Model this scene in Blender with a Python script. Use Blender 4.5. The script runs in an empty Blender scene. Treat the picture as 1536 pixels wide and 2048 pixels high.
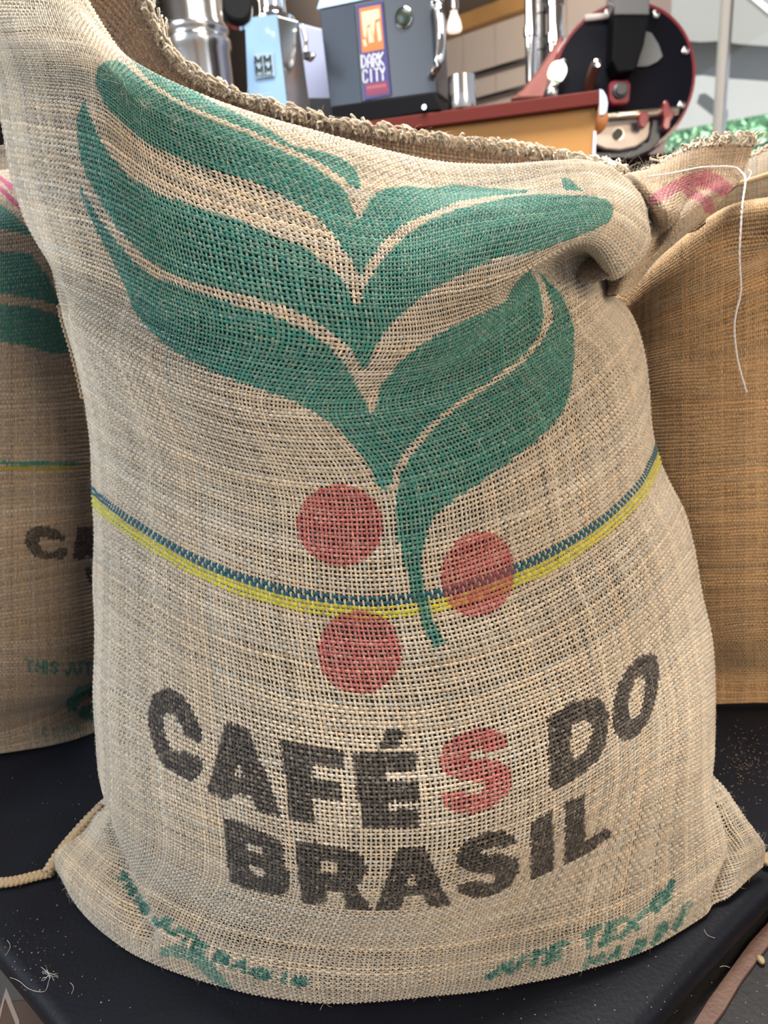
import bpy, math, numpy as np
from mathutils import Vector, Matrix
# ---------- camera frame (pure numbers) ----------
F_PX, CX, CY = 1419.0, 768.0, 1024.0
PITCH, ROLL = math.radians(17.5), math.radians(4.2)
CAM = np.array([0.0, 0.0, 0.60])
_f = np.array([0, math.cos(PITCH), -math.sin(PITCH)])
_u0 = np.array([0, math.sin(PITCH), math.cos(PITCH)])
_r0 = np.array([1.0, 0, 0])
_r = _r0 * math.cos(ROLL) - _u0 * math.sin(ROLL)
_u = _u0 * math.cos(ROLL) + _r0 * math.sin(ROLL)

def ray(px, py):
    return _f + _r * ((px - CX) / F_PX) + _u * ((CY - py) / F_PX)
def at(px, py, Y):                      # the point at depth Y metres from the viewer
    d = ray(px, py); return CAM + d * (Y / d[1])
def at_z(px, py, z=0.0):                # the point on a level surface
    d = ray(px, py); return CAM + d * ((z - CAM[2]) / d[2])
def at_plane(px, py, o, n):
    d = ray(px, py); return CAM + d * (np.dot(o - CAM, n) / np.dot(d, n))
def proj(P):
    q = P - CAM; z = q @ _f
    return CX + F_PX * (q @ _r) / z, CY - F_PX * (q @ _u) / z


# ---------- camera, world, lights, exposure ----------
SC = bpy.context.scene
cd = bpy.data.cameras.new('camera'); cam = bpy.data.objects.new('camera', cd); SC.collection.objects.link(cam); SC.camera = cam
cam.matrix_world = Matrix(((_r[0], _u[0], -_f[0], CAM[0]), (_r[1], _u[1], -_f[1], CAM[1]), (_r[2], _u[2], -_f[2], CAM[2]), (0, 0, 0, 1)))
cd.sensor_fit = 'VERTICAL'; cd.sensor_height = 36.0; cd.lens = 36.0 * F_PX / 2048.0
cd.clip_start = .02; cd.clip_end = 100
cd.dof.use_dof = True; cd.dof.focus_distance = .63; cd.dof.aperture_fstop = cd.lens / 3.9
SC.view_settings.view_transform = 'Standard'; SC.view_settings.look = 'None'; SC.view_settings.gamma = 1
SC.view_settings.use_curve_mapping = False; SC.view_settings.exposure = 0.25
w = bpy.data.worlds.new('world'); SC.world = w; w.use_nodes = True
w.node_tree.nodes['Background'].inputs[0].default_value = (.80, .87, 1.0, 1); w.node_tree.nodes['Background'].inputs[1].default_value = .62
def lamp(name, loc, to, sx, sy, power, col):
    l = bpy.data.lights.new(name, 'AREA'); l.shape = 'RECTANGLE'; l.size = sx; l.size_y = sy; l.energy = power; l.color = col
    o = bpy.data.objects.new(name, l); SC.collection.objects.link(o); o.location = loc
    o.rotation_euler = (Vector(to) - Vector(loc)).to_track_quat('-Z', 'Y').to_euler(); return o
lamp('window_light_left', (-2.3, -.1, 1.5), (0, .6, .35), 1.6, 1.4, 40, (.78, .89, 1.0))
lamp('ceiling_light_front', (1.5, -1.0, 1.5), (0, .7, .3), 1.0, 1.0, 34, (1.0, .79, .56))
lamp('skylight_behind', (.2, 2.4, 2.5), (0, .8, .6), 1.8, .8, 50, (1.0, .96, .90))
lamp('skylight_above', (.25, 1.15, 2.3), (.1, .8, .6), 1.2, .8, 84, (1.0, .98, .94))
lamp('window_light_bar', (-1.9, .9, 2.4), (.0, 2.4, 1.2), 1.4, 1.0, 26, (.85, .92, 1.0))
lamp('back_wall_fill', (.3, 3.3, 2.0), (1.2, 5.6, 1.7), .8, .5, 45, (1.0, .93, .85))  # unseen lamp, added to brighten the back wall
sun = bpy.data.lights.new('sun', 'SUN'); sun.energy = 9.0; sun.angle = .01; sun.color = (1, .96, .9)
so = bpy.data.objects.new('sun', sun); SC.collection.objects.link(so); so.rotation_euler = (math.radians(38), 0, math.radians(20))

# ---------- spline sheets ----------
def spl(x, q):                          # natural cubic spline as a weight matrix
    x = np.asarray(x, float); q = np.asarray(q, float); n = len(x); h = np.diff(x)
    A = np.eye(n); B = np.zeros((n, n))
    for i in range(1, n - 1):
        A[i, i-1] = h[i-1]; A[i, i] = 2 * (h[i-1] + h[i]); A[i, i+1] = h[i]
        B[i, i-1] += 6 / h[i-1]; B[i, i] -= 6 / h[i-1] + 6 / h[i]; B[i, i+1] += 6 / h[i]
    M = np.linalg.solve(A, B)
    k = np.clip(np.searchsorted(x, q) - 1, 0, n - 2)
    a = (x[k+1] - q) / h[k]; b = (q - x[k]) / h[k]
    W = np.zeros((len(q), n)); r = np.arange(len(q))
    W[r, k] += a; W[r, k+1] += b
    W += ((a**3 - a) * h[k]**2 / 6)[:, None] * M[k] + ((b**3 - b) * h[k]**2 / 6)[:, None] * M[k+1]
    return W
class Sheet:
    """a cloth sheet: net[row, column] of points, s across and t up, both 0..1"""
    def __init__(self, net, ref=None, wr=(), cr=()):
        self.net = np.array(net, float); nr, nc = self.net.shape[:2]
        c = nc // 2 if ref is None else ref
        d = np.linalg.norm(np.diff(self.net[:, c], axis=0), axis=1)
        self.tk = np.concatenate([[0], np.cumsum(d)]); self.len = self.tk[-1]; self.tk /= self.len
        self.sk = np.linspace(0, 1, nc)
        self.cr = cr                    # creases: (points (t, s), half width, depth)
        self.wr = wr                    # wrinkles: (amplitude, lattice t, lattice s, seed)
    def ev(self, t, s):
        t = np.asarray(t, float); s = np.asarray(s, float)
        P = np.einsum('ti,sj,ijk->tsk', spl(self.tk, t), spl(self.sk, s), self.net)
        if self.wr or self.cr:
            N = normals(P); T, S = np.meshgrid(t, s, indexing='ij')
            for pts, wd, dp in self.cr:
                d = np.full(T.shape, 9.0)
                for (a, b), (c, e) in zip(pts, pts[1:]):
                    k = np.clip(((T - a) * (c - a) + (S - b) * (e - b)) / ((c - a)**2 + (e - b)**2), 0, 1)
                    d = np.minimum(d, np.hypot(T - a - k * (c - a), S - b - k * (e - b)))
                P = P - N * (dp * np.exp(-(d / wd)**2))[..., None]
            for a, ft, fs, sd in self.wr:
                P = P + N * (a * lattice(t, s, ft, fs, sd))[..., None]
        return P
def lattice(t, s, ft, fs, seed):
    rs = np.random.RandomState(seed); G = rs.uniform(-1, 1, (ft, fs))
    return spl(np.linspace(-.001, 1.001, ft), t) @ G @ spl(np.linspace(-.001, 1.001, fs), s).T
def normals(P):
    a = np.gradient(P, axis=1); b = np.gradient(P, axis=0)
    N = np.cross(a, b); return N / np.maximum(np.linalg.norm(N, axis=2, keepdims=True), 1e-12)

# ---------- the printed sack's control nets: (x, y, depth) ----------
def row(pts, Yc, Ye, cols=9, e=2.0):
    """a weft line round the filled body: seen points, depth at the middle and at the seams"""
    p = np.array(pts, float); d = np.concatenate([[0], np.cumsum(np.hypot(*np.diff(p, axis=0).T))]); d /= d[-1]
    q = spl(d, np.linspace(0, 1, 300)) @ p
    xc = (p[0, 0] + p[-1, 0]) / 2; hw = (p[-1, 0] - p[0, 0]) / 2
    xx = np.clip((q[:, 0] - xc) / hw, -1, 1)
    g = 1 - np.sqrt(1 - np.abs(xx)**e)
    Ye = Ye if isinstance(Ye, tuple) else (Ye, Ye)
    P = np.array([at(a, b, Yc + (Ye[int(x > 0)] - Yc) * k) for (a, b), x, k in zip(q, xx, g)])
    al = np.concatenate([[0], np.cumsum(np.linalg.norm(np.diff(P, axis=0), axis=1))]); al /= al[-1]
    s = np.linspace(0, 1, cols)
    return [np.array([np.interp(v, al, P[:, k]) for k in range(3)]) for v in s]
def prow(p): return [at(*q) for q in p]
def grow(p):                            # points on the table: (x, y, height)
    return [at_z(*q) for q in p]
FRONT = [
  grow([(112,1745,.012),(175,1842,.004),(295,1925,.003),(510,1988,.003),(770,2000,.003),(1000,1975,.003),(1225,1927,.003),(1400,1838,.004),(1528,1735,.012)]),
  grow([(104,1722,.028),(165,1800,.025),(290,1888,.024),(500,1955,.024),(775,1975,.024),(1010,1948,.024),(1240,1893,.024),(1405,1790,.025),(1532,1705,.028)]),
  grow([(150,1662,.05),(215,1715,.055),(325,1790,.066),(520,1862,.072),(785,1888,.074),(1020,1862,.072),(1240,1795,.066),(1400,1700,.055),(1500,1650,.05)]),
  row([(190,1600),(260,1672),(400,1745),(519,1787),(700,1818),(800,1822),(945,1799),(1082,1750),(1218,1676),(1330,1612),(1400,1575),(1438,1545)], .452, (.68,.66)),
  row([(187,1440),(240,1490),(379,1563),(437,1590),(605,1641),(781,1656),(944,1629),(1104,1578),(1255,1482),(1350,1405),(1427,1340)], .462, (.73,.74)),
  row([(186,1270),(240,1320),(344,1385),(475,1446),(625,1490),(770,1504),(960,1467),(1100,1425),(1190,1382),(1300,1300),(1402,1180)], .49, (.78,.79)),
  row([(189,1130),(250,1180),(380,1255),(560,1325),(768,1350),(960,1320),(1120,1258),(1260,1160),(1330,1085),(1366,1020)], .52, (.82,.82)),
  row([(188,988),(230,1025),(300,1075),(370,1118),(450,1155),(600,1193),(750,1211),(900,1187),(1050,1140),(1200,1052),(1270,985),(1313,903)], .55, (.84,.84)),
  row([(174,860),(230,905),(330,965),(450,1015),(600,1052),(748,1063),(900,1035),(1050,980),(1180,895),(1260,815),(1294,745)], .575, (.84,.84)),
  row([(152,735),(220,790),(330,860),(450,910),(600,938),(742,936),(880,905),(1010,850),(1130,770),(1220,690),(1264,630)], .595, (.84,.84)),
  row([(120,615),(185,660),(300,730),(430,783),(580,812),(735,810),(880,783),(1000,738),(1100,685),(1190,625),(1228,585)], .605, (.855,.83)),
  prow([(75,505,.80),(160,532,.695),(275,585,.645),(430,650,.618),(730,695,.607),(915,668,.630),(1045,580,.690),(1155,508,.748),(1210,540,.805)]),
  prow([(45,430,.82),(135,452,.715),(255,492,.655),(410,560,.628),(725,612,.612),(905,600,.622),(1036,556,.643),(1164,490,.672),(1222,560,.742)]),
  prow([(8,310,.83),(100,325,.725),(225,360,.668),(385,440,.648),(718,518,.632),(905,505,.638),(1065,468,.650),(1205,448,.675),(1282,515,.745)]),
  prow([(-8,180,.83),(80,195,.73),(205,220,.68),(355,325,.672),(700,430,.665),(910,420,.675),(1090,405,.675),(1218,400,.702),(1298,448,.765)]),
  prow([(-30,95,.825),(60,100,.725),(195,114,.682),(328,203,.685),(640,314,.705),(900,372,.730),(1085,355,.715),(1200,352,.735),(1284,388,.79)]),
  prow([(-60,-60,.91),(30,-50,.84),(152,10,.80),(290,141,.760),(575,252,.770),(870,332,.800),(1075,341,.765),(1180,340,.775),(1250,360,.82)]),
  prow([(-70,-190,.93),(40,-150,.88),(162,-20,.84),(294,160,.80),(560,280,.80),(870,385,.84),(1080,395,.81),(1175,390,.81),(1240,380,.84)]),
]
front = Sheet(FRONT, wr=((.0022, 9, 7, 11), (.0010, 26, 14, 12), (.0005, 60, 30, 13)),
              cr=(([(.140,.0),(.134,.03),(.128,.086),(.097,.12),(.068,.188),(.035,.25)], .013, .011), ([(.135,1.0),(.128,.985),(.115,.949),(.086,.952),(.045,.935),(.012,.905)], .013, .010), ([(.645,.0),(.60,.055)], .030, .008)))
def cols(xs, ys, Ys): return [at(x, y, Y) for x, y, Y in zip(xs, ys, Ys)]
# the cloth at the right shoulder that folds round to the open mouth: rows from the lower fold up to the cut edge
GUSSET = [
  prow([(1175,592,.905),(1212,590,.800),(1240,588,.775),(1272,572,.800),(1312,520,.815),(1362,478,.830),(1405,444,.845)]),
  prow([(1185,548,.905),(1232,545,.795),(1262,540,.775),(1300,518,.785),(1335,490,.800),(1385,450,.835),(1425,425,.855)]),
  prow([(1190,495,.905),(1245,488,.785),(1288,482,.775),(1322,474,.795),(1358,445,.780),(1405,412,.840),(1452,392,.865)]),
  prow([(1195,440,.905),(1248,435,.785),(1294,430,.800),(1338,430,.752),(1368,405,.830),(1428,375,.870),(1480,362,.885)]),
  prow([(1200,392,.905),(1238,390,.830),(1275,376,.800),(1318,385,.785),(1372,362,.855),(1435,344,.890),(1492,334,.905)]),
  prow([(1205,352,.87),(1235,352,.855),(1270,352,.865),(1322,328,.875),(1375,302,.895),(1440,290,.910),(1509,289,.920)]),
]
gusset = Sheet(GUSSET, wr=((.0015, 7, 7, 21),))
def back_net(net, dep, k0=0):
    out = []
    for r in net[k0:]:
        r = np.array(r); n = len(r); s = np.linspace(0, 1, n)
        g = np.sin(np.pi * s)**.75
        out.append(r[0] * (1 - s)[:, None] + r[-1] * s[:, None] + np.outer(g, [0, dep, 0]))
    return out
_b = back_net(FRONT[:14], .20)
for r in _b:
    k = np.linspace(.016, -.016, len(r)); r[:, 0] += k
for r in _b[:3]:
    for p in r: p[2] = max(p[2], .006)
BACK = _b + [
  prow([(-40,20,.93),(70,60,1.00),(215,170,1.02),(345,255,1.01),(560,330,1.01),(780,400,1.02),(1000,420,1.01),(1175,420,.97),(1262,425,.86)]),
  prow([(-60,-110,.95),(100,-60,.98),(245,60,.985),(345,190,.975),(560,275,.98),(780,330,.985),(1000,360,.985),(1178,385,.955),(1258,385,.87)]),
  prow([(-70,-260,.96),(120,-150,.975),(275,-25,.965),(356,130,.955),(560,222,.96),(780,270,.965),(1000,298,.97),(1180,330,.95),(1250,352,.88)]),
]
back = Sheet(BACK, wr=((.002, 7, 9, 31),))
# ---------- left neighbour ----------
LX = [-800,-620,-420,-180,20,170,260]; LY = np.array([1.30,1.02,.90,.865,.885,.955,1.10])
LS = np.array([-10,40,60,28,0,-22,-50]) / 1.0
def lrow(y, dY, k=1.0, zc=None):
    r = cols(LX, y + LS * k, LY + dY)
    return r
LEFT = [ [at_z(x, y, .003) for x, y in zip(LX, [1330,1450,1515,1525,1508,1472,1420])],
  lrow(1478, .004, .9), lrow(1400, -.028), lrow(1260, -.052), lrow(1090, -.045), lrow(930, -.025, .3), lrow(790, -.002, .5),
  lrow(650, .02, .8), lrow(530, .045, 1.0), lrow(440, .075, 1.1), lrow(375, .13, 1.2), lrow(342, .21, 1.2), lrow(345, .26, 1.2) ]
for i, r in enumerate(LEFT):
    for p in r: p[2] = max(p[2], .006 + .028 * i)
left = Sheet(LEFT, ref=4, wr=((.004, 16, 5, 41), (.0015, 30, 12, 42)))
# ---------- right neighbour ----------
RX = [1130,1230,1330,1440,1560,1750,1980,2100]; RY = np.array([1.14,1.0,.925,.89,.88,.90,1.0,1.2])
def rrow(y, dY, ys): return cols(RX, np.array(ys) + y, RY + dY)
RIGHT = [ [at_z(x, y, .003) for x, y in zip(RX, [1405,1412,1412,1411,1408,1395,1340,1280])],
  rrow(1385, 0, [0,0,0,0,-4,-15,-60,-120]), rrow(1310, -.02, [0,0,0,0,-4,-15,-60,-120]), rrow(1170, -.035, [0,0,0,0,-4,-15,-60,-120]), rrow(1000, -.03, [0,5,5,0,-6,-20,-70,-120]),
  rrow(840, -.015, [10,10,5,0,-10,-30,-70,-100]), rrow(700, .0, [60,40,15,0,-20,-40,-70,-80]),
  cols(RX, [790,680,625,580,530,500,520,560], RY + np.array([.02,.01,.01,.02,.03,.02,.0,0])),
  cols(RX, [745,635,562,505,478,440,460,510], RY + np.array([.02,0,-.005,.0,.025,.02,.0,0])),
  cols(RX, [722,603,520,452,425,395,420,470], RY + np.array([.03,.015,.005,.0,-.012,0,0,0])),
  cols(RX, [712,590,502,424,396,362,385,440], RY + np.array([.05,.05,.045,.045,.03,.03,.03,.03])),
  cols(RX, [730,605,512,436,408,375,400,455], RY + np.array([.08,.10,.10,.11,.09,.09,.09,.06])),
]
for i, r in enumerate(RIGHT):
    for p in r: p[2] = max(p[2], .006 + .028 * i)
right = Sheet(RIGHT, ref=3, wr=((.003, 9, 7, 51), (.001, 30, 22, 52)))

ART = [
('front',(0.03,0.182,0.148),0.93,[[(0.8332,0.2364),(0.8561,0.2431),(0.8816,0.2776),(0.9032,0.3191),(0.9058,0.3317),(0.901,0.3472),(0.8941,0.3598),(0.8889,0.3775),(0.8824,0.3921),(0.8819,0.4065),(0.8809,0.4198),(0.8807,0.4299),(0.8799,0.4395),(0.8786,0.4488),(0.8749,0.4586),(0.871,0.4682),(0.8675,0.4779),(0.8622,0.4851),(0.8566,0.4923),(0.8413,0.5026),(0.8277,0.5068),(0.8144,0.5057),(0.7978,0.5057),(0.7963,0.5074),(0.811,0.5151),(0.8219,0.5212),(0.8375,0.5344),(0.8529,0.5522),(0.8639,0.5809),(0.8653,0.5989),(0.8818,0.6305),(0.8749,0.6589),(0.8682,0.6752),(0.8588,0.6927),(0.8414,0.7236),(0.8343,0.7188),(0.8341,0.685),(0.8271,0.6596),(0.8202,0.634),(0.8091,0.6168),(0.8035,0.5991),(0.7981,0.579),(0.7936,0.5599),(0.7846,0.5424),(0.7694,0.5257),(0.7486,0.5106),(0.7341,0.504),(0.7286,0.5006),(0.7448,0.4932),(0.7577,0.4862),(0.7717,0.4808),(0.7861,0.4749),(0.7976,0.4645),(0.8055,0.4528),(0.8093,0.4429),(0.8124,0.4325),(0.8119,0.4217),(0.8107,0.4104),(0.8088,0.3983),(0.8086,0.3873),(0.8074,0.3748),(0.8052,0.359),(0.8014,0.3391),(0.8025,0.3213),(0.8023,0.2992),(0.8037,0.2771),(0.8066,0.2537),(0.8235,0.2411)]]),
('front',(0.03,0.182,0.148),0.93,[[(0.9705,0.3459),(0.9394,0.3682),(0.9461,0.3949),(0.9474,0.4096),(0.948,0.4233),(0.9235,0.43),(0.919,0.4395),(0.9148,0.4489),(0.9106,0.4581),(0.8995,0.4719),(0.8912,0.4774),(0.8833,0.4829),(0.8862,0.4939),(0.8887,0.5049),(0.8878,0.5214),(0.8743,0.5291),(0.8554,0.5268),(0.8403,0.5206),(0.8409,0.516),(0.8526,0.5108),(0.8609,0.5049),(0.8687,0.4993),(0.8736,0.4914),(0.8782,0.4836),(0.8815,0.473),(0.8848,0.4624),(0.8876,0.4515),(0.8884,0.4419),(0.8887,0.4321),(0.8887,0.4219),(0.8899,0.4086),(0.8911,0.3944),(0.8995,0.3815),(0.9062,0.366),(0.9239,0.3566)]]),
('front',(0.03,0.182,0.148),0.93,[[(0.8609,0.7785),(0.8565,0.7937),(0.8153,0.8162),(0.8281,0.7804)]]),
('front',(0.03,0.182,0.148),0.93,[[(0.8032,0.2134),(0.7931,0.2194),(0.7802,0.2278),(0.7707,0.2369),(0.762,0.2572),(0.7557,0.2883),(0.7566,0.3245),(0.755,0.3407),(0.7601,0.3686),(0.7598,0.3892),(0.7617,0.4073),(0.7598,0.4175),(0.7577,0.4273),(0.7525,0.4418),(0.7499,0.4582),(0.7397,0.469),(0.7289,0.4793),(0.7158,0.4888),(0.7002,0.4943),(0.6982,0.4967),(0.7144,0.5031),(0.7211,0.5063),(0.7437,0.52),(0.7634,0.5379),(0.7745,0.5509),(0.7825,0.568),(0.7896,0.5862),(0.7925,0.6047),(0.7969,0.6229),(0.801,0.6456),(0.8121,0.6669),(0.8199,0.6857),(0.8256,0.7052),(0.8237,0.7279),(0.822,0.7521),(0.8143,0.7747),(0.807,0.7993),(0.8013,0.8259),(0.7927,0.8646),(0.782,0.8804),(0.7657,0.8848),(0.7485,0.8821),(0.7298,0.8655),(0.7211,0.8325),(0.7209,0.7963),(0.7241,0.7665),(0.7287,0.7276),(0.7286,0.6958),(0.7253,0.6608),(0.7213,0.6397),(0.7175,0.6176),(0.7101,0.579),(0.6986,0.5517),(0.6897,0.5328),(0.6773,0.5173),(0.6652,0.5093),(0.6524,0.5111),(0.6418,0.514),(0.6416,0.5111),(0.6444,0.5053),(0.6557,0.4928),(0.6683,0.4781),(0.6801,0.4622),(0.6883,0.4496),(0.6911,0.4406),(0.6938,0.4314),(0.6942,0.4217),(0.6944,0.4116),(0.6949,0.399),(0.6948,0.385),(0.6947,0.3726),(0.694,0.3581),(0.6949,0.3418),(0.695,0.3224),(0.6973,0.2877),(0.7035,0.2596),(0.7108,0.235),(0.7203,0.2181),(0.7317,0.2089),(0.7408,0.1951),(0.7553,0.189),(0.7731,0.192),(0.7875,0.1979)]]),
('front',(0.03,0.182,0.148),0.93,[[(0.7341,0.1783),(0.7275,0.1831),(0.7175,0.1951),(0.7073,0.2081),(0.6986,0.2281),(0.6888,0.253),(0.6847,0.2911),(0.6862,0.3169),(0.6864,0.3372),(0.6873,0.3549),(0.6874,0.3698),(0.6867,0.3854),(0.6855,0.3993),(0.6844,0.412),(0.6829,0.4242),(0.6776,0.4381),(0.6709,0.4524),(0.6643,0.4648),(0.6532,0.4783),(0.6369,0.5021),(0.6199,0.525),(0.5991,0.5461),(0.5803,0.5507),(0.5987,0.5584),(0.6224,0.5493),(0.6352,0.5473),(0.6472,0.5464),(0.6566,0.555),(0.6651,0.5674),(0.6706,0.5921),(0.674,0.6219),(0.6751,0.6518),(0.6741,0.6828),(0.6708,0.7165),(0.6908,0.7385),(0.7019,0.7571),(0.703,0.7721),(0.6569,0.778),(0.6363,0.7817),(0.6225,0.7796),(0.6106,0.7711),(0.6002,0.747),(0.5939,0.7185),(0.5902,0.6991),(0.5858,0.6805),(0.5831,0.6633),(0.5795,0.6465),(0.5733,0.6295),(0.5669,0.6128),(0.5549,0.5851),(0.5473,0.5702),(0.5401,0.5556),(0.5243,0.5331),(0.5125,0.5242),(0.5039,0.5174),(0.5143,0.5105),(0.5296,0.5112),(0.5364,0.5114),(0.5551,0.5129),(0.5682,0.5118),(0.5796,0.5048),(0.5905,0.4917),(0.5995,0.4733),(0.607,0.4509),(0.6092,0.4368),(0.6108,0.4227),(0.6134,0.4033),(0.6154,0.3833),(0.6177,0.3685),(0.6198,0.3529),(0.625,0.3248),(0.6308,0.3002),(0.6362,0.2667),(0.6453,0.2438),(0.66,0.2245),(0.6731,0.2117),(0.6864,0.2014),(0.7002,0.1908),(0.7143,0.1804),(0.7286,0.1777)]]),
('front',(0.03,0.182,0.148),0.93,[[(0.6762,0.7838),(0.6389,0.7933),(0.624,0.7999),(0.6139,0.7954),(0.6041,0.7776),(0.594,0.7493),(0.5898,0.7292),(0.5847,0.7094),(0.581,0.6866),(0.5766,0.6648),(0.5713,0.6435),(0.5656,0.6229),(0.5577,0.6049),(0.55,0.5866),(0.5354,0.5587),(0.52,0.5373),(0.5043,0.5275),(0.4905,0.5228),(0.4769,0.5217),(0.4598,0.5235),(0.4437,0.525),(0.429,0.5281),(0.4146,0.5292),(0.4022,0.532),(0.3858,0.5335),(0.3713,0.5356),(0.3577,0.5381),(0.3613,0.5508),(0.3751,0.5468),(0.3886,0.5444),(0.4079,0.5428),(0.427,0.5417),(0.4452,0.5448),(0.4602,0.5502),(0.4721,0.5567),(0.4782,0.5662),(0.4868,0.5866),(0.4901,0.6067),(0.4938,0.624),(0.4958,0.6399),(0.4972,0.6563),(0.4994,0.6747),(0.5011,0.6941),(0.5051,0.7264),(0.5118,0.7517),(0.5287,0.7737),(0.555,0.8013),(0.5915,0.8304),(0.6118,0.8336),(0.6306,0.8198),(0.6497,0.7974),(0.6707,0.7866)]]),
('front',(0.36,0.07,0.07),0.8,[[(0.469,0.5087),(0.4611,0.5057),(0.454,0.501),(0.4477,0.4947),(0.4428,0.4872),(0.4391,0.4787),(0.4371,0.4696),(0.4368,0.4605),(0.4381,0.4517),(0.441,0.4438),(0.4456,0.4368),(0.4516,0.4315),(0.4591,0.4279),(0.4677,0.4265),(0.477,0.4272),(0.4864,0.4304),(0.4955,0.4357),(0.5034,0.4434),(0.5095,0.4525),(0.5137,0.4625),(0.5155,0.4723),(0.515,0.4816),(0.5121,0.4897),(0.5075,0.4965),(0.5012,0.502),(0.4938,0.5061),(0.4857,0.5087),(0.4773,0.5095)]]),
('front',(0.36,0.07,0.07),0.78,[[(0.3938,0.6319),(0.3871,0.6257),(0.3817,0.6181),(0.3779,0.6096),(0.3756,0.6007),(0.3749,0.5918),(0.376,0.5838),(0.3789,0.5765),(0.3832,0.57),(0.3891,0.5648),(0.3962,0.5612),(0.4041,0.5592),(0.4127,0.5586),(0.4214,0.5598),(0.4298,0.5625),(0.4374,0.5669),(0.4438,0.5728),(0.4485,0.5799),(0.4512,0.5881),(0.4518,0.5971),(0.4504,0.6062),(0.4471,0.6151),(0.4418,0.6234),(0.4351,0.6304),(0.4272,0.6355),(0.4187,0.6381),(0.4101,0.6384),(0.4016,0.6363)]]),
('front',(0.36,0.07,0.07),0.8,[[(0.3545,0.5091),(0.3466,0.5054),(0.3393,0.5001),(0.3329,0.4935),(0.3278,0.4861),(0.324,0.4779),(0.3217,0.4696),(0.3212,0.4614),(0.3223,0.4535),(0.3248,0.4465),(0.3292,0.4407),(0.3348,0.4363),(0.3418,0.4338),(0.3498,0.4333),(0.3584,0.4349),(0.3671,0.4382),(0.3755,0.4433),(0.3831,0.45),(0.3893,0.4579),(0.3938,0.4662),(0.3963,0.4752),(0.3969,0.4839),(0.3951,0.4919),(0.3913,0.4991),(0.3858,0.5048),(0.3789,0.5088),(0.3712,0.5109),(0.3629,0.5109)]]),
('front',(0.034,0.028,0.025),0.97,[[(0.2727,0.2399),(0.2646,0.2237),(0.2553,0.2136),(0.2457,0.2112),(0.2342,0.2136),(0.2235,0.2221),(0.2157,0.2335),(0.2113,0.2513),(0.2114,0.2736),(0.2168,0.2856),(0.2264,0.2935),(0.2338,0.2956),(0.2326,0.2661),(0.2287,0.2603),(0.2291,0.2499),(0.2348,0.2418),(0.2426,0.2382),(0.2524,0.239),(0.2559,0.2462),(0.2558,0.257),(0.252,0.2642),(0.2458,0.269),(0.2439,0.2901),(0.2513,0.2954),(0.2615,0.2894),(0.2709,0.2798),(0.276,0.2661),(0.276,0.2532)]]),
('front',(0.034,0.028,0.025),0.97,[[(0.2702,0.3258),(0.2729,0.3503),(0.2574,0.3581),(0.243,0.3654),(0.2276,0.3734),(0.2121,0.3793),(0.2097,0.3776),(0.2096,0.3549),(0.218,0.3509),(0.217,0.3293),(0.2103,0.3238),(0.2104,0.2972),(0.2261,0.3055),(0.2413,0.3126),(0.2556,0.3192)],[(0.2408,0.3381),(0.2324,0.3438),(0.2322,0.3323)]]),
('front',(0.034,0.028,0.025),0.97,[[(0.2718,0.3855),(0.2723,0.4005),(0.2723,0.4149),(0.2718,0.4289),(0.2708,0.4427),(0.2558,0.44),(0.256,0.4262),(0.2558,0.412),(0.2463,0.4115),(0.246,0.424),(0.2451,0.4363),(0.2305,0.4354),(0.2303,0.4236),(0.23,0.4113),(0.2102,0.4116),(0.2104,0.3996),(0.2103,0.3872),(0.2246,0.3869),(0.2384,0.3859),(0.2494,0.3856),(0.2605,0.3855)]]),
('front',(0.034,0.028,0.025),0.97,[[(0.2706,0.4503),(0.2715,0.4638),(0.2716,0.4771),(0.2714,0.4905),(0.2704,0.5038),(0.2552,0.5013),(0.2553,0.4879),(0.2549,0.4746),(0.2469,0.474),(0.2468,0.4874),(0.2463,0.501),(0.2305,0.5003),(0.2312,0.4872),(0.2311,0.4743),(0.2247,0.4748),(0.2248,0.4872),(0.2249,0.4998),(0.2089,0.4993),(0.2095,0.4876),(0.2097,0.4758),(0.2095,0.4641),(0.2089,0.4521),(0.2249,0.4508),(0.2401,0.4497),(0.2554,0.4499)]]),
('front',(0.034,0.028,0.025),0.97,[[(0.2906,0.4802),(0.29,0.4966),(0.2749,0.488),(0.2725,0.4712)]]),
('front',(0.034,0.028,0.025),0.97,[[(0.2705,0.6267),(0.2723,0.6415),(0.2737,0.6574),(0.2683,0.6881),(0.2582,0.6995),(0.2427,0.7014),(0.2243,0.6934),(0.212,0.6797),(0.2094,0.6564),(0.2088,0.6415),(0.2079,0.6269),(0.2135,0.6212),(0.2255,0.621),(0.2369,0.6214),(0.248,0.6229),(0.2592,0.6248)],[(0.2574,0.6524),(0.2534,0.6722),(0.2451,0.6776),(0.2334,0.6718),(0.2255,0.6601),(0.2262,0.6496),(0.2424,0.6474)]]),
('front',(0.034,0.028,0.025),0.97,[[(0.2693,0.7864),(0.2613,0.7953),(0.2496,0.7957),(0.2345,0.7868),(0.2216,0.771),(0.2128,0.7555),(0.2083,0.7388),(0.2107,0.7244),(0.2205,0.7115),(0.2345,0.7041),(0.2496,0.7076),(0.2646,0.721),(0.2742,0.7425),(0.2749,0.7657)],[(0.2591,0.7631),(0.251,0.7672),(0.2383,0.76),(0.2288,0.7508),(0.2265,0.7405),(0.2315,0.7317),(0.2436,0.7313),(0.253,0.7399),(0.2602,0.753)]]),
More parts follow.
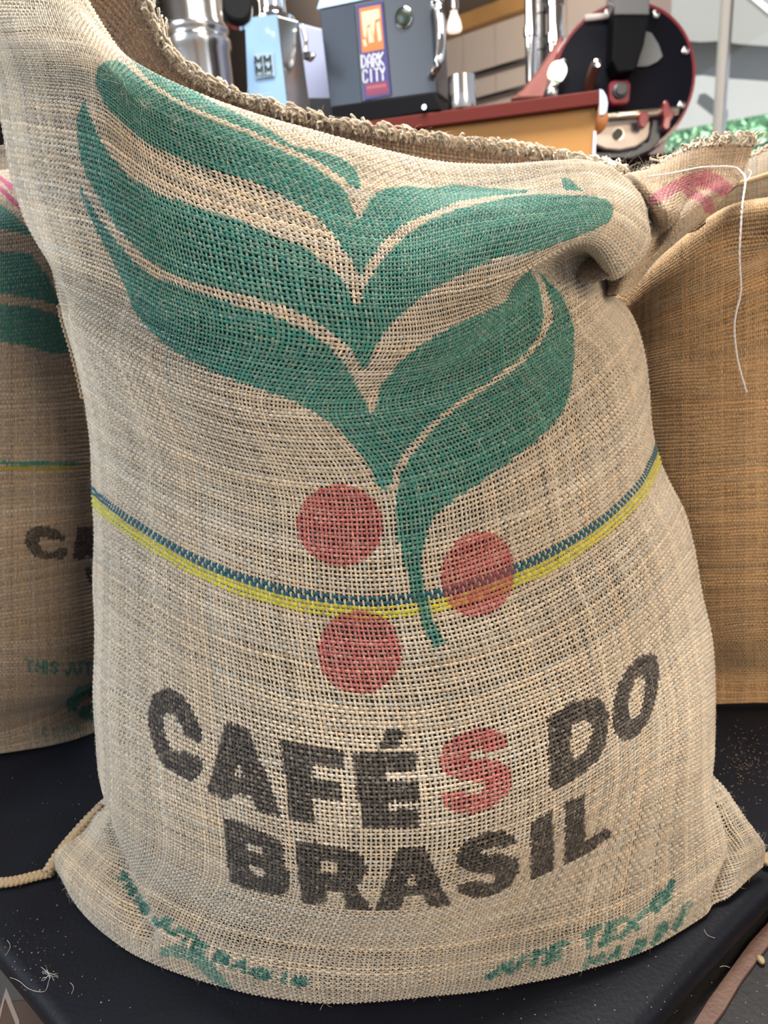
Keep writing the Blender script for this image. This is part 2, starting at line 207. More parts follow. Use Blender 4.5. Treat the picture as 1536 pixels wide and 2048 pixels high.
('front',(0.034,0.028,0.025),0.97,[[(0.1938,0.3134),(0.1947,0.3322),(0.1941,0.346),(0.1931,0.3593),(0.1898,0.3754),(0.1827,0.3798),(0.1721,0.3783),(0.162,0.3838),(0.1498,0.3858),(0.139,0.3839),(0.1331,0.3757),(0.1321,0.3546),(0.1319,0.3341),(0.1329,0.32),(0.1528,0.3163),(0.1691,0.314),(0.1817,0.3136)],[(0.1797,0.3382),(0.1797,0.3555),(0.1758,0.3581),(0.1721,0.3534),(0.1732,0.34)],[(0.1597,0.3416),(0.1585,0.3565),(0.1546,0.3596),(0.1494,0.3543),(0.1521,0.3438)]]),
('front',(0.034,0.028,0.025),0.97,[[(0.1936,0.3904),(0.1937,0.4073),(0.1932,0.4234),(0.1916,0.4346),(0.1896,0.4456),(0.1834,0.4538),(0.1726,0.456),(0.1618,0.4519),(0.1575,0.4469),(0.1477,0.4553),(0.1319,0.4663),(0.1313,0.4427),(0.1502,0.4352),(0.1502,0.4204),(0.1335,0.4228),(0.1312,0.3993),(0.149,0.3948),(0.1657,0.3927),(0.1802,0.3915)],[(0.1788,0.4154),(0.1785,0.4285),(0.1732,0.4312),(0.1687,0.4285),(0.1687,0.4153)]]),
('front',(0.034,0.028,0.025),0.97,[[(0.1927,0.4823),(0.1928,0.4937),(0.1926,0.5051),(0.171,0.5145),(0.158,0.5219),(0.1434,0.5307),(0.1257,0.5421),(0.1301,0.5187),(0.1472,0.5091),(0.1478,0.4938),(0.1303,0.4909),(0.1319,0.469),(0.1462,0.4703),(0.1594,0.4725),(0.1713,0.4754),(0.1819,0.4787)],[(0.171,0.4945),(0.1574,0.5022),(0.1579,0.491)]]),
('front',(0.034,0.028,0.025),0.97,[[(0.1742,0.59),(0.1822,0.5873),(0.1922,0.5731),(0.1954,0.5562),(0.191,0.5388),(0.1805,0.5321),(0.1687,0.5366),(0.1605,0.5492),(0.152,0.5697),(0.1463,0.5768),(0.1412,0.5767),(0.1435,0.5668),(0.1498,0.5573),(0.1503,0.5379),(0.1405,0.5436),(0.1278,0.5618),(0.124,0.583),(0.1287,0.6006),(0.1474,0.6007),(0.1601,0.5933),(0.1706,0.5757),(0.1742,0.5606),(0.1777,0.5544),(0.1803,0.5578),(0.178,0.5688)]]),
('front',(0.034,0.028,0.025),0.97,[[(0.1902,0.6016),(0.1907,0.6253),(0.1762,0.6273),(0.1607,0.631),(0.1424,0.6391),(0.126,0.6479),(0.1249,0.6352),(0.1234,0.6231),(0.1416,0.6138),(0.1602,0.6065),(0.176,0.6029)]]),
('front',(0.034,0.028,0.025),0.97,[[(0.1932,0.6396),(0.1871,0.6641),(0.1718,0.6658),(0.155,0.6708),(0.1386,0.678),(0.1386,0.7063),(0.1321,0.7146),(0.1287,0.7138),(0.1265,0.7013),(0.1242,0.6894),(0.124,0.6751),(0.1238,0.6613),(0.1371,0.6542),(0.1524,0.6473),(0.1674,0.6424),(0.1804,0.6405)]]),
('front',(0.36,0.07,0.07),0.8,[[(0.2594,0.5826),(0.2674,0.5822),(0.2769,0.5728),(0.2814,0.5593),(0.2795,0.5413),(0.2725,0.5263),(0.2603,0.5207),(0.2499,0.5236),(0.243,0.5353),(0.2395,0.5467),(0.2357,0.5571),(0.2304,0.5584),(0.2281,0.551),(0.2306,0.5426),(0.2332,0.5376),(0.2348,0.5184),(0.2252,0.5202),(0.2171,0.5297),(0.2125,0.5451),(0.2147,0.5647),(0.2217,0.5801),(0.2334,0.5837),(0.244,0.5801),(0.252,0.5681),(0.2553,0.5545),(0.2581,0.5483),(0.2622,0.548),(0.263,0.5557),(0.2588,0.5623)]]),
('front',(0.03,0.182,0.148),0.8,[[(0.0427,0.6227),(0.0279,0.6108),(0.021,0.6163),(0.0362,0.6278)]]),
('front',(0.03,0.182,0.148),0.8,[[(0.0328,0.6162),(0.0249,0.6036),(0.0166,0.6084),(0.0249,0.6203)]]),
('front',(0.03,0.182,0.148),0.8,[[(0.0256,0.6117),(0.029,0.6017),(0.0207,0.6018),(0.0168,0.6121)]]),
('front',(0.03,0.182,0.148),0.8,[[(0.0449,0.6296),(0.0274,0.6212),(0.0215,0.6276),(0.0397,0.6353)]]),
('front',(0.03,0.182,0.148),0.8,[[(0.0256,0.6219),(0.019,0.6339),(0.0277,0.6341),(0.0335,0.623)]]),
('front',(0.03,0.182,0.148),0.8,[[(0.0191,0.6305),(0.0279,0.643),(0.0362,0.6391),(0.0278,0.6258)]]),
('front',(0.03,0.182,0.148),0.8,[[(0.0239,0.6402),(0.0422,0.6483),(0.0473,0.6426),(0.0301,0.634)]]),
('front',(0.03,0.182,0.148),0.8,[[(0.0378,0.6503),(0.0423,0.6698),(0.0501,0.668),(0.0456,0.6484)]]),
('front',(0.03,0.182,0.148),0.8,[[(0.0496,0.6578),(0.0277,0.649),(0.0213,0.6556),(0.045,0.6634)]]),
('front',(0.03,0.182,0.148),0.8,[[(0.0211,0.6701),(0.0489,0.6786),(0.0533,0.6729),(0.0269,0.6634)]]),
('front',(0.03,0.182,0.148),0.8,[[(0.043,0.6725),(0.0476,0.6922),(0.0549,0.6902),(0.0507,0.6704)]]),
('front',(0.03,0.182,0.148),0.8,[[(0.0334,0.6689),(0.0379,0.6855),(0.0462,0.6834),(0.0418,0.6666)]]),
('front',(0.03,0.182,0.148),0.8,[[(0.0222,0.6664),(0.0283,0.6852),(0.0374,0.6824),(0.0321,0.663)]]),
('front',(0.03,0.182,0.148),0.8,[[(0.0508,0.7072),(0.0545,0.7304),(0.0616,0.7275),(0.0578,0.7049)]]),
('front',(0.03,0.182,0.148),0.8,[[(0.0612,0.7151),(0.0348,0.7083),(0.0302,0.7151),(0.0578,0.7216)]]),
('front',(0.03,0.182,0.148),0.8,[[(0.0289,0.7294),(0.043,0.7359),(0.0554,0.7432),(0.0607,0.7369),(0.0487,0.7299),(0.0355,0.7229)]]),
('front',(0.03,0.182,0.148),0.8,[[(0.0513,0.7368),(0.0532,0.7575),(0.0605,0.7543),(0.0589,0.7339)]]),
('front',(0.03,0.182,0.148),0.8,[[(0.0415,0.7311),(0.0438,0.7487),(0.0517,0.7459),(0.0494,0.7284)]]),
('front',(0.03,0.182,0.148),0.8,[[(0.0304,0.7261),(0.0339,0.7461),(0.0423,0.7431),(0.0391,0.7229)]]),
('front',(0.03,0.182,0.148),0.8,[[(0.0296,0.7501),(0.0378,0.7616),(0.0445,0.774),(0.05,0.7872),(0.0571,0.7821),(0.052,0.769),(0.0456,0.7565),(0.0378,0.7446)]]),
('front',(0.03,0.182,0.148),0.8,[[(0.0545,0.7548),(0.0318,0.7709),(0.0352,0.7759),(0.0574,0.7597)]]),
('front',(0.03,0.182,0.148),0.8,[[(0.0659,0.8061),(0.0584,0.7887),(0.0514,0.7943),(0.0588,0.8122)]]),
('front',(0.03,0.182,0.148),0.8,[[(0.0612,0.7923),(0.0519,0.7863),(0.0462,0.7935),(0.0557,0.7997)]]),
('front',(0.03,0.182,0.148),0.8,[[(0.0534,0.7859),(0.0407,0.7966),(0.0437,0.802),(0.0565,0.7911)]]),
('front',(0.03,0.182,0.148),0.8,[[(0.0408,0.7964),(0.0483,0.8144),(0.0559,0.8083),(0.0483,0.7905)]]),
('front',(0.03,0.182,0.148),0.8,[[(0.0452,0.8108),(0.055,0.8171),(0.0609,0.8091),(0.0516,0.803)]]),
('front',(0.03,0.182,0.148),0.8,[[(0.0532,0.8176),(0.066,0.8055),(0.0631,0.8007),(0.0505,0.812)]]),
('front',(0.03,0.182,0.148),0.8,[[(0.0438,0.8153),(0.0653,0.8269),(0.0707,0.8185),(0.05,0.8071)]]),
('front',(0.03,0.182,0.148),0.8,[[(0.0704,0.8204),(0.0635,0.8086),(0.0565,0.8153),(0.0637,0.8276)]]),
('front',(0.03,0.182,0.148),0.72,[[(0.0002,0.7197),(0.0188,0.7216),(0.0256,0.7149),(0.0075,0.7115)]]),
('front',(0.03,0.182,0.148),0.72,[[(0.0204,0.7127),(0.0045,0.7269),(0.0102,0.7286),(0.0256,0.7156)]]),
('front',(0.03,0.182,0.148),0.72,[[(0.005,0.7256),(0.0149,0.7378),(0.0243,0.7316),(0.0152,0.7181)]]),
('front',(0.03,0.182,0.148),0.72,[[(0.025,0.7297),(0.007,0.7263),(0.0003,0.7345),(0.0177,0.7368)]]),
('front',(0.03,0.182,0.148),0.72,[[(0.0,0.743),(0.018,0.7548),(0.0267,0.7478),(0.0068,0.7356)]]),
('front',(0.03,0.182,0.148),0.72,[[(0.0267,0.7455),(0.0047,0.7491),(0.0002,0.7575),(0.0216,0.753)]]),
('front',(0.03,0.182,0.148),0.72,[[(0.0055,0.7442),(0.0068,0.7569),(0.0166,0.7505),(0.0157,0.7375)]]),
('front',(0.03,0.182,0.148),0.72,[[(0.0,0.7741),(0.0152,0.7812),(0.0232,0.7724),(0.0037,0.7672)]]),
('front',(0.03,0.182,0.148),0.72,[[(0.0126,0.7748),(0.0099,0.7902),(0.0184,0.7851),(0.0218,0.7697)]]),
('front',(0.03,0.182,0.148),0.72,[[(0.0212,0.7781),(0.0078,0.7826),(0.0044,0.7912),(0.0167,0.787)]]),
('front',(0.03,0.182,0.148),0.72,[[(0.0155,0.7832),(0.0067,0.7746),(0.0002,0.7821),(0.0074,0.7918)]]),
('front',(0.03,0.182,0.148),0.72,[[(0.0095,0.7798),(0.0067,0.7659),(0.0,0.7715),(0.0015,0.7865)]]),
('front',(0.03,0.182,0.148),0.72,[[(0.0002,0.8033),(0.021,0.8089),(0.0285,0.7997),(0.0059,0.7943)]]),
('front',(0.03,0.182,0.148),0.72,[[(0.0176,0.8034),(0.0174,0.8188),(0.0262,0.812),(0.0267,0.7967)]]),
('front',(0.03,0.182,0.148),0.72,[[(0.0282,0.806),(0.0148,0.8098),(0.0103,0.8197),(0.0231,0.8157)]]),
('front',(0.03,0.182,0.148),0.72,[[(0.0221,0.8101),(0.0106,0.8021),(0.0034,0.8117),(0.0141,0.8199)]]),
('front',(0.03,0.182,0.148),0.72,[[(0.014,0.8065),(0.0081,0.7931),(0.0005,0.8012),(0.0058,0.8151)]]),
('front',(0.03,0.182,0.148),0.72,[[(0.0039,0.834),(0.0224,0.8463),(0.03,0.8366),(0.011,0.8233)]]),
('front',(0.03,0.182,0.148),0.72,[[(0.0199,0.8401),(0.0216,0.8589),(0.0297,0.8513),(0.0282,0.8324)]]),
('front',(0.03,0.182,0.148),0.72,[[(0.0126,0.8353),(0.0145,0.8508),(0.0227,0.8423),(0.0209,0.8267)]]),
('front',(0.03,0.182,0.148),0.72,[[(0.0049,0.8311),(0.0078,0.8477),(0.0159,0.839),(0.0131,0.8222)]]),
('front',(0.03,0.182,0.148),0.85,[[(0.071,0.1571),(0.0656,0.1784),(0.0691,0.1799),(0.0745,0.1579)]]),
('front',(0.03,0.182,0.148),0.85,[[(0.0725,0.1643),(0.0646,0.1656),(0.0631,0.1733),(0.0712,0.1726)]]),
('front',(0.03,0.182,0.148),0.85,[[(0.0586,0.1869),(0.0676,0.1885),(0.069,0.1799),(0.0601,0.1801)]]),
('front',(0.03,0.182,0.148),0.85,[[(0.0555,0.1971),(0.0654,0.2024),(0.0665,0.1925),(0.0572,0.1904)]]),
('front',(0.03,0.182,0.148),0.85,[[(0.0628,0.1792),(0.0578,0.197),(0.062,0.1992),(0.0667,0.1798)]]),
('front',(0.03,0.182,0.148),0.85,[[(0.0512,0.208),(0.063,0.2188),(0.0633,0.2069),(0.0533,0.2014)]]),
('front',(0.03,0.182,0.148),0.85,[[(0.0574,0.2458),(0.062,0.2328),(0.0544,0.2193),(0.0494,0.2329)]]),
('front',(0.03,0.182,0.148),0.85,[[(0.0617,0.2386),(0.0578,0.2145),(0.0524,0.2135),(0.0541,0.2323)]]),
('front',(0.03,0.182,0.148),0.85,[[(0.0546,0.2115),(0.0454,0.228),(0.0507,0.237),(0.0603,0.2225)]]),
('front',(0.03,0.182,0.148),0.85,[[(0.0542,0.238),(0.0512,0.217),(0.0466,0.2182),(0.0466,0.2321)]]),
('front',(0.03,0.182,0.148),0.85,[[(0.0499,0.227),(0.055,0.214),(0.0511,0.2103),(0.0455,0.2226)]]),
('front',(0.03,0.182,0.148),0.85,[[(0.0599,0.2658),(0.0476,0.2608),(0.048,0.2692),(0.0592,0.2725)]]),
('front',(0.03,0.182,0.148),0.85,[[(0.0543,0.2693),(0.0493,0.2545),(0.0406,0.2501),(0.0495,0.2709)]]),
('front',(0.03,0.182,0.148),0.85,[[(0.05,0.2659),(0.0546,0.2549),(0.0471,0.2443),(0.0424,0.2561)]]),
('front',(0.03,0.182,0.148),0.85,[[(0.06,0.2737),(0.0483,0.2702),(0.0479,0.277),(0.0594,0.2806)]]),
('front',(0.03,0.182,0.148),0.85,[[(0.0497,0.2697),(0.0441,0.2811),(0.0483,0.2854),(0.054,0.274)]]),
('front',(0.03,0.182,0.148),0.85,[[(0.0446,0.2779),(0.0466,0.2916),(0.0514,0.2914),(0.0494,0.2774)]]),
('front',(0.03,0.182,0.148),0.85,[[(0.0457,0.2904),(0.0574,0.2944),(0.058,0.2881),(0.0466,0.2846)]]),
('front',(0.03,0.182,0.148),0.85,[[(0.0523,0.2942),(0.0502,0.3136),(0.0555,0.3148),(0.0573,0.2953)]]),
('front',(0.03,0.182,0.148),0.85,[[(0.0568,0.3025),(0.0425,0.2977),(0.0416,0.3033),(0.056,0.3084)]]),
('front',(0.03,0.182,0.148),0.85,[[(0.0378,0.314),(0.0523,0.3195),(0.0534,0.3139),(0.0389,0.3087)]]),
('front',(0.03,0.182,0.148),0.85,[[(0.048,0.3126),(0.0457,0.3304),(0.051,0.3316),(0.0533,0.3137)]]),
('front',(0.03,0.182,0.148),0.85,[[(0.0434,0.3108),(0.0414,0.3262),(0.0465,0.3277),(0.0485,0.3121)]]),
('front',(0.03,0.182,0.148),0.85,[[(0.0386,0.3089),(0.036,0.3263),(0.0413,0.3281),(0.0436,0.3104)]]),
('front',(0.03,0.182,0.148),0.85,[[(0.0337,0.3407),(0.0485,0.3457),(0.0496,0.3408),(0.0351,0.3359)]]),
('front',(0.03,0.182,0.148),0.85,[[(0.0444,0.3392),(0.0398,0.3546),(0.0453,0.3565),(0.0496,0.3408)]]),
('front',(0.03,0.182,0.148),0.85,[[(0.0473,0.3529),(0.039,0.3471),(0.0359,0.3508),(0.0442,0.3568)]]),
('front',(0.03,0.182,0.148),0.85,[[(0.0395,0.3378),(0.0363,0.3523),(0.0422,0.3539),(0.0449,0.3392)]]),
('front',(0.03,0.182,0.148),0.85,[[(0.0415,0.3476),(0.0314,0.3495),(0.0335,0.3547),(0.0435,0.3526)]]),
('front',(0.03,0.182,0.148),0.85,[[(0.0378,0.3548),(0.0403,0.3375),(0.0345,0.336),(0.0319,0.3532)]]),
('front',(0.03,0.182,0.148),0.85,[[(0.0279,0.3559),(0.04,0.372),(0.0451,0.3698),(0.033,0.3541)]]),
('front',(0.03,0.182,0.148),0.85,[[(0.0426,0.3657),(0.0259,0.3682),(0.0282,0.3732),(0.0448,0.3706)]]),
('front',(0.03,0.182,0.148),0.85,[[(0.0326,0.3586),(0.0304,0.3711),(0.0366,0.3727),(0.0386,0.3601)]]),
('front',(0.03,0.182,0.148),0.85,[[(0.0356,0.3971),(0.0394,0.3862),(0.0333,0.3842),(0.0296,0.3951)]]),
('front',(0.03,0.182,0.148),0.85,[[(0.0393,0.3896),(0.0362,0.3766),(0.0301,0.3766),(0.033,0.3898)]]),
('front',(0.03,0.182,0.148),0.85,[[(0.0378,0.3781),(0.0281,0.3741),(0.0261,0.3782),(0.0356,0.3825)]]),
('front',(0.03,0.182,0.148),0.85,[[(0.0283,0.3741),(0.0222,0.3838),(0.0278,0.387),(0.034,0.3768)]]),
('front',(0.03,0.182,0.148),0.85,[[(0.0229,0.3807),(0.0245,0.3935),(0.0305,0.3941),(0.0289,0.3815)]]),
('front',(0.03,0.182,0.148),0.85,[[(0.0234,0.3922),(0.032,0.3958),(0.0338,0.3918),(0.0254,0.3881)]]),
('front',(0.03,0.182,0.148),0.85,[[(0.0328,0.3956),(0.0344,0.3839),(0.028,0.3825),(0.0267,0.3941)]]),
('front',(0.03,0.182,0.148),0.85,[[(0.0229,0.4085),(0.0378,0.4108),(0.0382,0.4064),(0.0233,0.4039)]]),
('front',(0.03,0.182,0.148),0.85,[[(0.0346,0.4304),(0.0375,0.4213),(0.0319,0.4199),(0.0289,0.4292)]]),
('front',(0.03,0.182,0.148),0.85,[[(0.0375,0.4244),(0.0344,0.415),(0.0285,0.4156),(0.0322,0.4251)]]),
('front',(0.03,0.182,0.148),0.85,[[(0.0306,0.4145),(0.0233,0.4271),(0.0294,0.4292),(0.0361,0.4164)]]),
('front',(0.03,0.182,0.148),0.85,[[(0.0313,0.4281),(0.0277,0.4183),(0.0211,0.4188),(0.0252,0.4286)]]),
('front',(0.03,0.182,0.148),0.85,[[(0.0278,0.4238),(0.0307,0.4146),(0.0245,0.4128),(0.0211,0.4218)]]),
('front',(0.03,0.182,0.148),0.75,[[(0.0274,0.2717),(0.0393,0.2925),(0.0418,0.3173),(0.0323,0.3364),(0.018,0.3468),(0.002,0.3553),(0.0,0.3465),(0.0049,0.3315),(0.0193,0.3217),(0.026,0.3063),(0.0248,0.2892),(0.018,0.2728)]]),
('left',(0.36,0.012,0.12),0.9,[[(0.9516,0.594),(0.9237,0.6207),(0.9095,0.6474),(0.8661,0.6663),(0.8137,0.697),(0.8025,0.6969),(0.8415,0.6636),(0.8846,0.6472),(0.898,0.6196),(0.911,0.5931)]]),
('left',(0.36,0.012,0.12),0.9,[[(0.8859,0.5929),(0.8707,0.6196),(0.8562,0.6476),(0.8136,0.6735),(0.7803,0.699),(0.7736,0.6969),(0.8058,0.6678),(0.8362,0.6486),(0.848,0.6207),(0.8611,0.5938)]]),
('left',(0.03,0.182,0.148),0.93,[[(0.9577,0.4855),(0.9171,0.5039),(0.8914,0.525),(0.8695,0.5473),(0.8545,0.5705),(0.8411,0.5942),(0.8204,0.6212),(0.805,0.6488),(0.7777,0.6775),(0.7632,0.6908),(0.745,0.7101),(0.7519,0.6774),(0.76,0.6496),(0.7656,0.6226),(0.7715,0.5966),(0.777,0.5732),(0.7831,0.5505),(0.7899,0.5285),(0.7982,0.5074),(0.8069,0.4871),(0.8523,0.4861)]]),
('left',(0.03,0.182,0.148),0.93,[[(0.76,0.4876),(0.7544,0.5079),(0.7491,0.5289),(0.7443,0.5506),(0.7402,0.5725),(0.7366,0.5956),(0.7334,0.6213),(0.7302,0.6485),(0.7263,0.6766),(0.7223,0.7058),(0.7031,0.7254),(0.6851,0.7462),(0.6686,0.7594),(0.652,0.774),(0.6593,0.738),(0.666,0.7057),(0.6708,0.6764),(0.676,0.6485),(0.6789,0.6214),(0.6821,0.5951),(0.6855,0.5712),(0.6886,0.5484),(0.6917,0.5272),(0.6947,0.5067),(0.698,0.4869),(0.7181,0.4869),(0.7385,0.4872)]]),
('left',(0.03,0.182,0.148),0.93,[[(0.6847,0.4869),(0.6816,0.5064),(0.6788,0.5268),(0.6756,0.5481),(0.6726,0.5711),(0.6695,0.5949),(0.6658,0.6212),(0.6624,0.6481),(0.6586,0.6764),(0.6551,0.706),(0.6484,0.7375),(0.6414,0.7725),(0.6238,0.7898),(0.6061,0.8078),(0.5884,0.8262),(0.5928,0.7864),(0.5963,0.7499),(0.6061,0.7064),(0.6108,0.6763),(0.6154,0.6478),(0.6184,0.6205),(0.6216,0.594),(0.6246,0.571),(0.6278,0.5487),(0.6309,0.5273),(0.6344,0.5069),(0.6379,0.4876),(0.6615,0.4866)]]),
('left',(0.015,0.2,0.15),0.95,[[(0.4639,0.0),(0.4653,0.0263),(0.467,0.0545),(0.4682,0.0802),(0.4695,0.1046),(0.4707,0.1279),(0.4719,0.1505),(0.473,0.1729),(0.4739,0.1956),(0.4748,0.218),(0.4752,0.2403),(0.4758,0.2631),(0.476,0.2859),(0.4762,0.3083),(0.476,0.3303),(0.4756,0.3508),(0.4752,0.37),(0.4747,0.3885),(0.4742,0.4066),(0.4735,0.4244),(0.473,0.4423),(0.4721,0.4602),(0.4713,0.4788),(0.4707,0.4976),(0.4698,0.5169),(0.4693,0.5372),(0.4685,0.5577),(0.4679,0.5789),(0.4673,0.6009),(0.4667,0.6244),(0.466,0.6483),(0.4651,0.674),(0.4642,0.7003),(0.4633,0.7281),(0.4623,0.7571),(0.4614,0.7886),(0.46,0.8227),(0.4583,0.8637),(0.4561,0.9149),(0.4516,0.9149),(0.454,0.8633),(0.4559,0.8222),(0.457,0.7884),(0.458,0.7574),(0.4587,0.7281),(0.4595,0.7006),(0.4604,0.6739),(0.4611,0.648),(0.4617,0.6241),(0.4623,0.6012),(0.463,0.579),(0.4636,0.5577),(0.4643,0.5369),(0.465,0.5172),(0.4657,0.4978),(0.4665,0.479),(0.4673,0.4605),(0.468,0.4424),(0.4686,0.4245),(0.4692,0.4067),(0.4699,0.3886),(0.4703,0.37),(0.4708,0.3507),(0.4711,0.33),(0.4712,0.3086),(0.4712,0.2863),(0.4709,0.2632),(0.4704,0.2403),(0.4698,0.2174),(0.469,0.1947),(0.468,0.1721),(0.4669,0.1498),(0.4658,0.1274),(0.4646,0.1042),(0.4632,0.0804),(0.4617,0.0545),(0.4603,0.0267),(0.4584,0.0)]]),
('left',(0.35,0.3,0.03),0.9,[[(0.4572,0.0),(0.4591,0.0267),(0.4604,0.0545),(0.4618,0.0801),(0.4633,0.1041),(0.4646,0.1273),(0.4658,0.1496),(0.4668,0.1719),(0.4678,0.1946),(0.4686,0.2174),(0.4693,0.2403),(0.4697,0.2632),(0.47,0.2863),(0.47,0.3087),(0.4699,0.33),(0.4695,0.3505),(0.4691,0.3699),(0.4687,0.3886),(0.468,0.4067),(0.4675,0.4246),(0.4668,0.4424),(0.466,0.4605),(0.4653,0.479),(0.4645,0.4978),(0.4638,0.5172),(0.4631,0.5369),(0.4624,0.5577),(0.4618,0.579),(0.4611,0.6012),(0.4604,0.6241),(0.4598,0.648),(0.4591,0.6737),(0.4582,0.7006),(0.4573,0.7284),(0.4566,0.7571),(0.4556,0.7881),(0.4544,0.8225),(0.4527,0.8634),(0.4505,0.9147),(0.4461,0.9138),(0.4483,0.8627),(0.4503,0.8219),(0.4512,0.7881),(0.4519,0.7575),(0.4528,0.7285),(0.4537,0.7006),(0.4542,0.6737),(0.4549,0.6483),(0.4555,0.6244),(0.4563,0.6012),(0.4569,0.579),(0.4576,0.5577),(0.4584,0.5371),(0.4591,0.5169),(0.4598,0.4978),(0.4605,0.4792),(0.4613,0.4608),(0.4619,0.4427),(0.4627,0.4247),(0.4634,0.4066),(0.464,0.3883),(0.4645,0.3698),(0.4649,0.3504),(0.4651,0.3303),(0.4653,0.3087),(0.4653,0.2864),(0.465,0.2636),(0.4647,0.2403),(0.4639,0.2169),(0.463,0.1939),(0.462,0.1712),(0.4609,0.1487),(0.4597,0.1264),(0.4584,0.1036),(0.4571,0.08),(0.4554,0.0541),(0.4538,0.0267),(0.4522,0.0)]]),
('left',(0.034,0.028,0.025),0.9,[[(0.3797,0.7135),(0.3789,0.7403),(0.3702,0.7664),(0.3578,0.787),(0.3547,0.7835),(0.357,0.7573),(0.3617,0.742),(0.3628,0.7297),(0.3564,0.7249),(0.3452,0.7348),(0.3394,0.7477),(0.3413,0.7663),(0.345,0.7733),(0.3421,0.7926),(0.3305,0.7931),(0.3282,0.7743),(0.3316,0.7407),(0.3392,0.7155),(0.3507,0.7015),(0.3625,0.6962),(0.3732,0.699)]]),
('left',(0.034,0.028,0.025),0.9,[[(0.3715,0.8135),(0.3637,0.8782),(0.3582,0.8792),(0.345,0.8707),(0.3254,0.8827),(0.3169,0.8833),(0.3198,0.8548),(0.3272,0.8449),(0.3216,0.8366),(0.3257,0.8074),(0.352,0.8105)]]),
('left',(0.034,0.028,0.025),0.9,[[(0.3102,0.8368),(0.3016,0.9096),(0.2832,0.912),(0.2652,0.9104),(0.2736,0.8663),(0.2879,0.8525)]]),
('left',(0.03,0.182,0.148),0.8,[[(0.1938,0.6925),(0.19,0.7118),(0.1948,0.7131),(0.1985,0.6937)]]),
('left',(0.03,0.182,0.148),0.8,[[(0.1967,0.6998),(0.172,0.6992),(0.1719,0.7049),(0.1966,0.7057)]]),
('left',(0.03,0.182,0.148),0.8,[[(0.1713,0.7201),(0.1961,0.7204),(0.1962,0.7146),(0.1714,0.7141)]]),
('left',(0.03,0.182,0.148),0.8,[[(0.1705,0.7325),(0.195,0.7325),(0.1951,0.7267),(0.1704,0.7263)]]),
('left',(0.03,0.182,0.148),0.8,[[(0.1819,0.7138),(0.1805,0.7323),(0.1855,0.7327),(0.1872,0.7146)]]),
('left',(0.03,0.182,0.148),0.8,[[(0.17,0.7397),(0.1945,0.7397),(0.1944,0.7335),(0.1698,0.7335)]]),
('left',(0.03,0.182,0.148),0.8,[[(0.1884,0.7637),(0.1941,0.7514),(0.1901,0.7484),(0.1844,0.7608)]]),
('left',(0.03,0.182,0.148),0.8,[[(0.1942,0.7527),(0.1873,0.7423),(0.1834,0.7463),(0.1905,0.757)]]),
('left',(0.03,0.182,0.148),0.8,[[(0.187,0.742),(0.1732,0.7592),(0.1773,0.7636),(0.1904,0.7464)]]),
('left',(0.03,0.182,0.148),0.8,[[(0.1809,0.7591),(0.172,0.7483),(0.1678,0.753),(0.1772,0.7636)]]),
('left',(0.03,0.182,0.148),0.8,[[(0.173,0.7571),(0.1794,0.7448),(0.1745,0.7418),(0.1681,0.7542)]]),
('left',(0.03,0.182,0.148),0.8,[[(0.1906,0.7846),(0.1727,0.7849),(0.1722,0.7918),(0.1901,0.7912)]]),
('left',(0.03,0.182,0.148),0.8,[[(0.1786,0.788),(0.1708,0.7782),(0.1666,0.7835),(0.1748,0.7931)]]),
('left',(0.03,0.182,0.148),0.8,[[(0.1707,0.7879),(0.1789,0.7764),(0.1752,0.7723),(0.1666,0.7835)]]),
('left',(0.03,0.182,0.148),0.8,[[(0.1899,0.7937),(0.1719,0.7942),(0.1716,0.8014),(0.1892,0.8009)]]),
('left',(0.03,0.182,0.148),0.8,[[(0.1749,0.7926),(0.1643,0.8048),(0.1678,0.8097),(0.1779,0.7976)]]),
('left',(0.03,0.182,0.148),0.8,[[(0.1643,0.8048),(0.1716,0.816),(0.1759,0.8109),(0.1689,0.7996)]]),
('left',(0.03,0.182,0.148),0.8,[[(0.1691,0.8148),(0.1871,0.8143),(0.1881,0.8067),(0.17,0.8075)]]),
('left',(0.03,0.182,0.148),0.8,[[(0.1834,0.8164),(0.1784,0.8433),(0.183,0.8442),(0.1879,0.8173)]]),
('left',(0.03,0.182,0.148),0.8,[[(0.1863,0.8259),(0.1622,0.8275),(0.1605,0.836),(0.1851,0.8338)]]),
('left',(0.03,0.182,0.148),0.8,[[(0.1524,0.8615),(0.1817,0.8559),(0.1834,0.8467),(0.1568,0.8504)]]),
('left',(0.03,0.182,0.148),0.8,[[(0.179,0.8464),(0.1695,0.8798),(0.1751,0.8799),(0.1835,0.8471)]]),
('left',(0.03,0.182,0.148),0.8,[[(0.1695,0.8467),(0.1584,0.8778),(0.1659,0.8763),(0.1748,0.8472)]]),
('left',(0.03,0.182,0.148),0.8,[[(0.1573,0.8498),(0.1251,0.8918),(0.1407,0.8913),(0.1642,0.8486)]]),
('left',(0.03,0.182,0.148),0.9,[[(0.0278,0.8015),(0.1018,0.7925),(0.1395,0.8093),(0.1382,0.8529),(0.0222,0.9406),(0.0167,0.9326),(0.0267,0.8715),(0.0279,0.8419),(0.0211,0.8201)]]),
('left',(0.03,0.182,0.148),0.9,[[(0.0194,0.8221),(0.0224,0.8441),(0.0165,0.8814),(0.0078,0.9196),(0.0022,0.9095),(0.0084,0.8565),(0.0133,0.8304)]]),
('left',(0.03,0.182,0.148),0.45,[[(0.0167,0.7525),(0.0201,0.744),(0.0186,0.7415),(0.0151,0.7502)]]),
('left',(0.03,0.182,0.148),0.45,[[(0.0199,0.7462),(0.019,0.7352),(0.0168,0.7364),(0.0177,0.7474)]]),
('left',(0.03,0.182,0.148),0.45,[[(0.0197,0.7359),(0.0129,0.7337),(0.0122,0.7382),(0.0189,0.7402)]]),
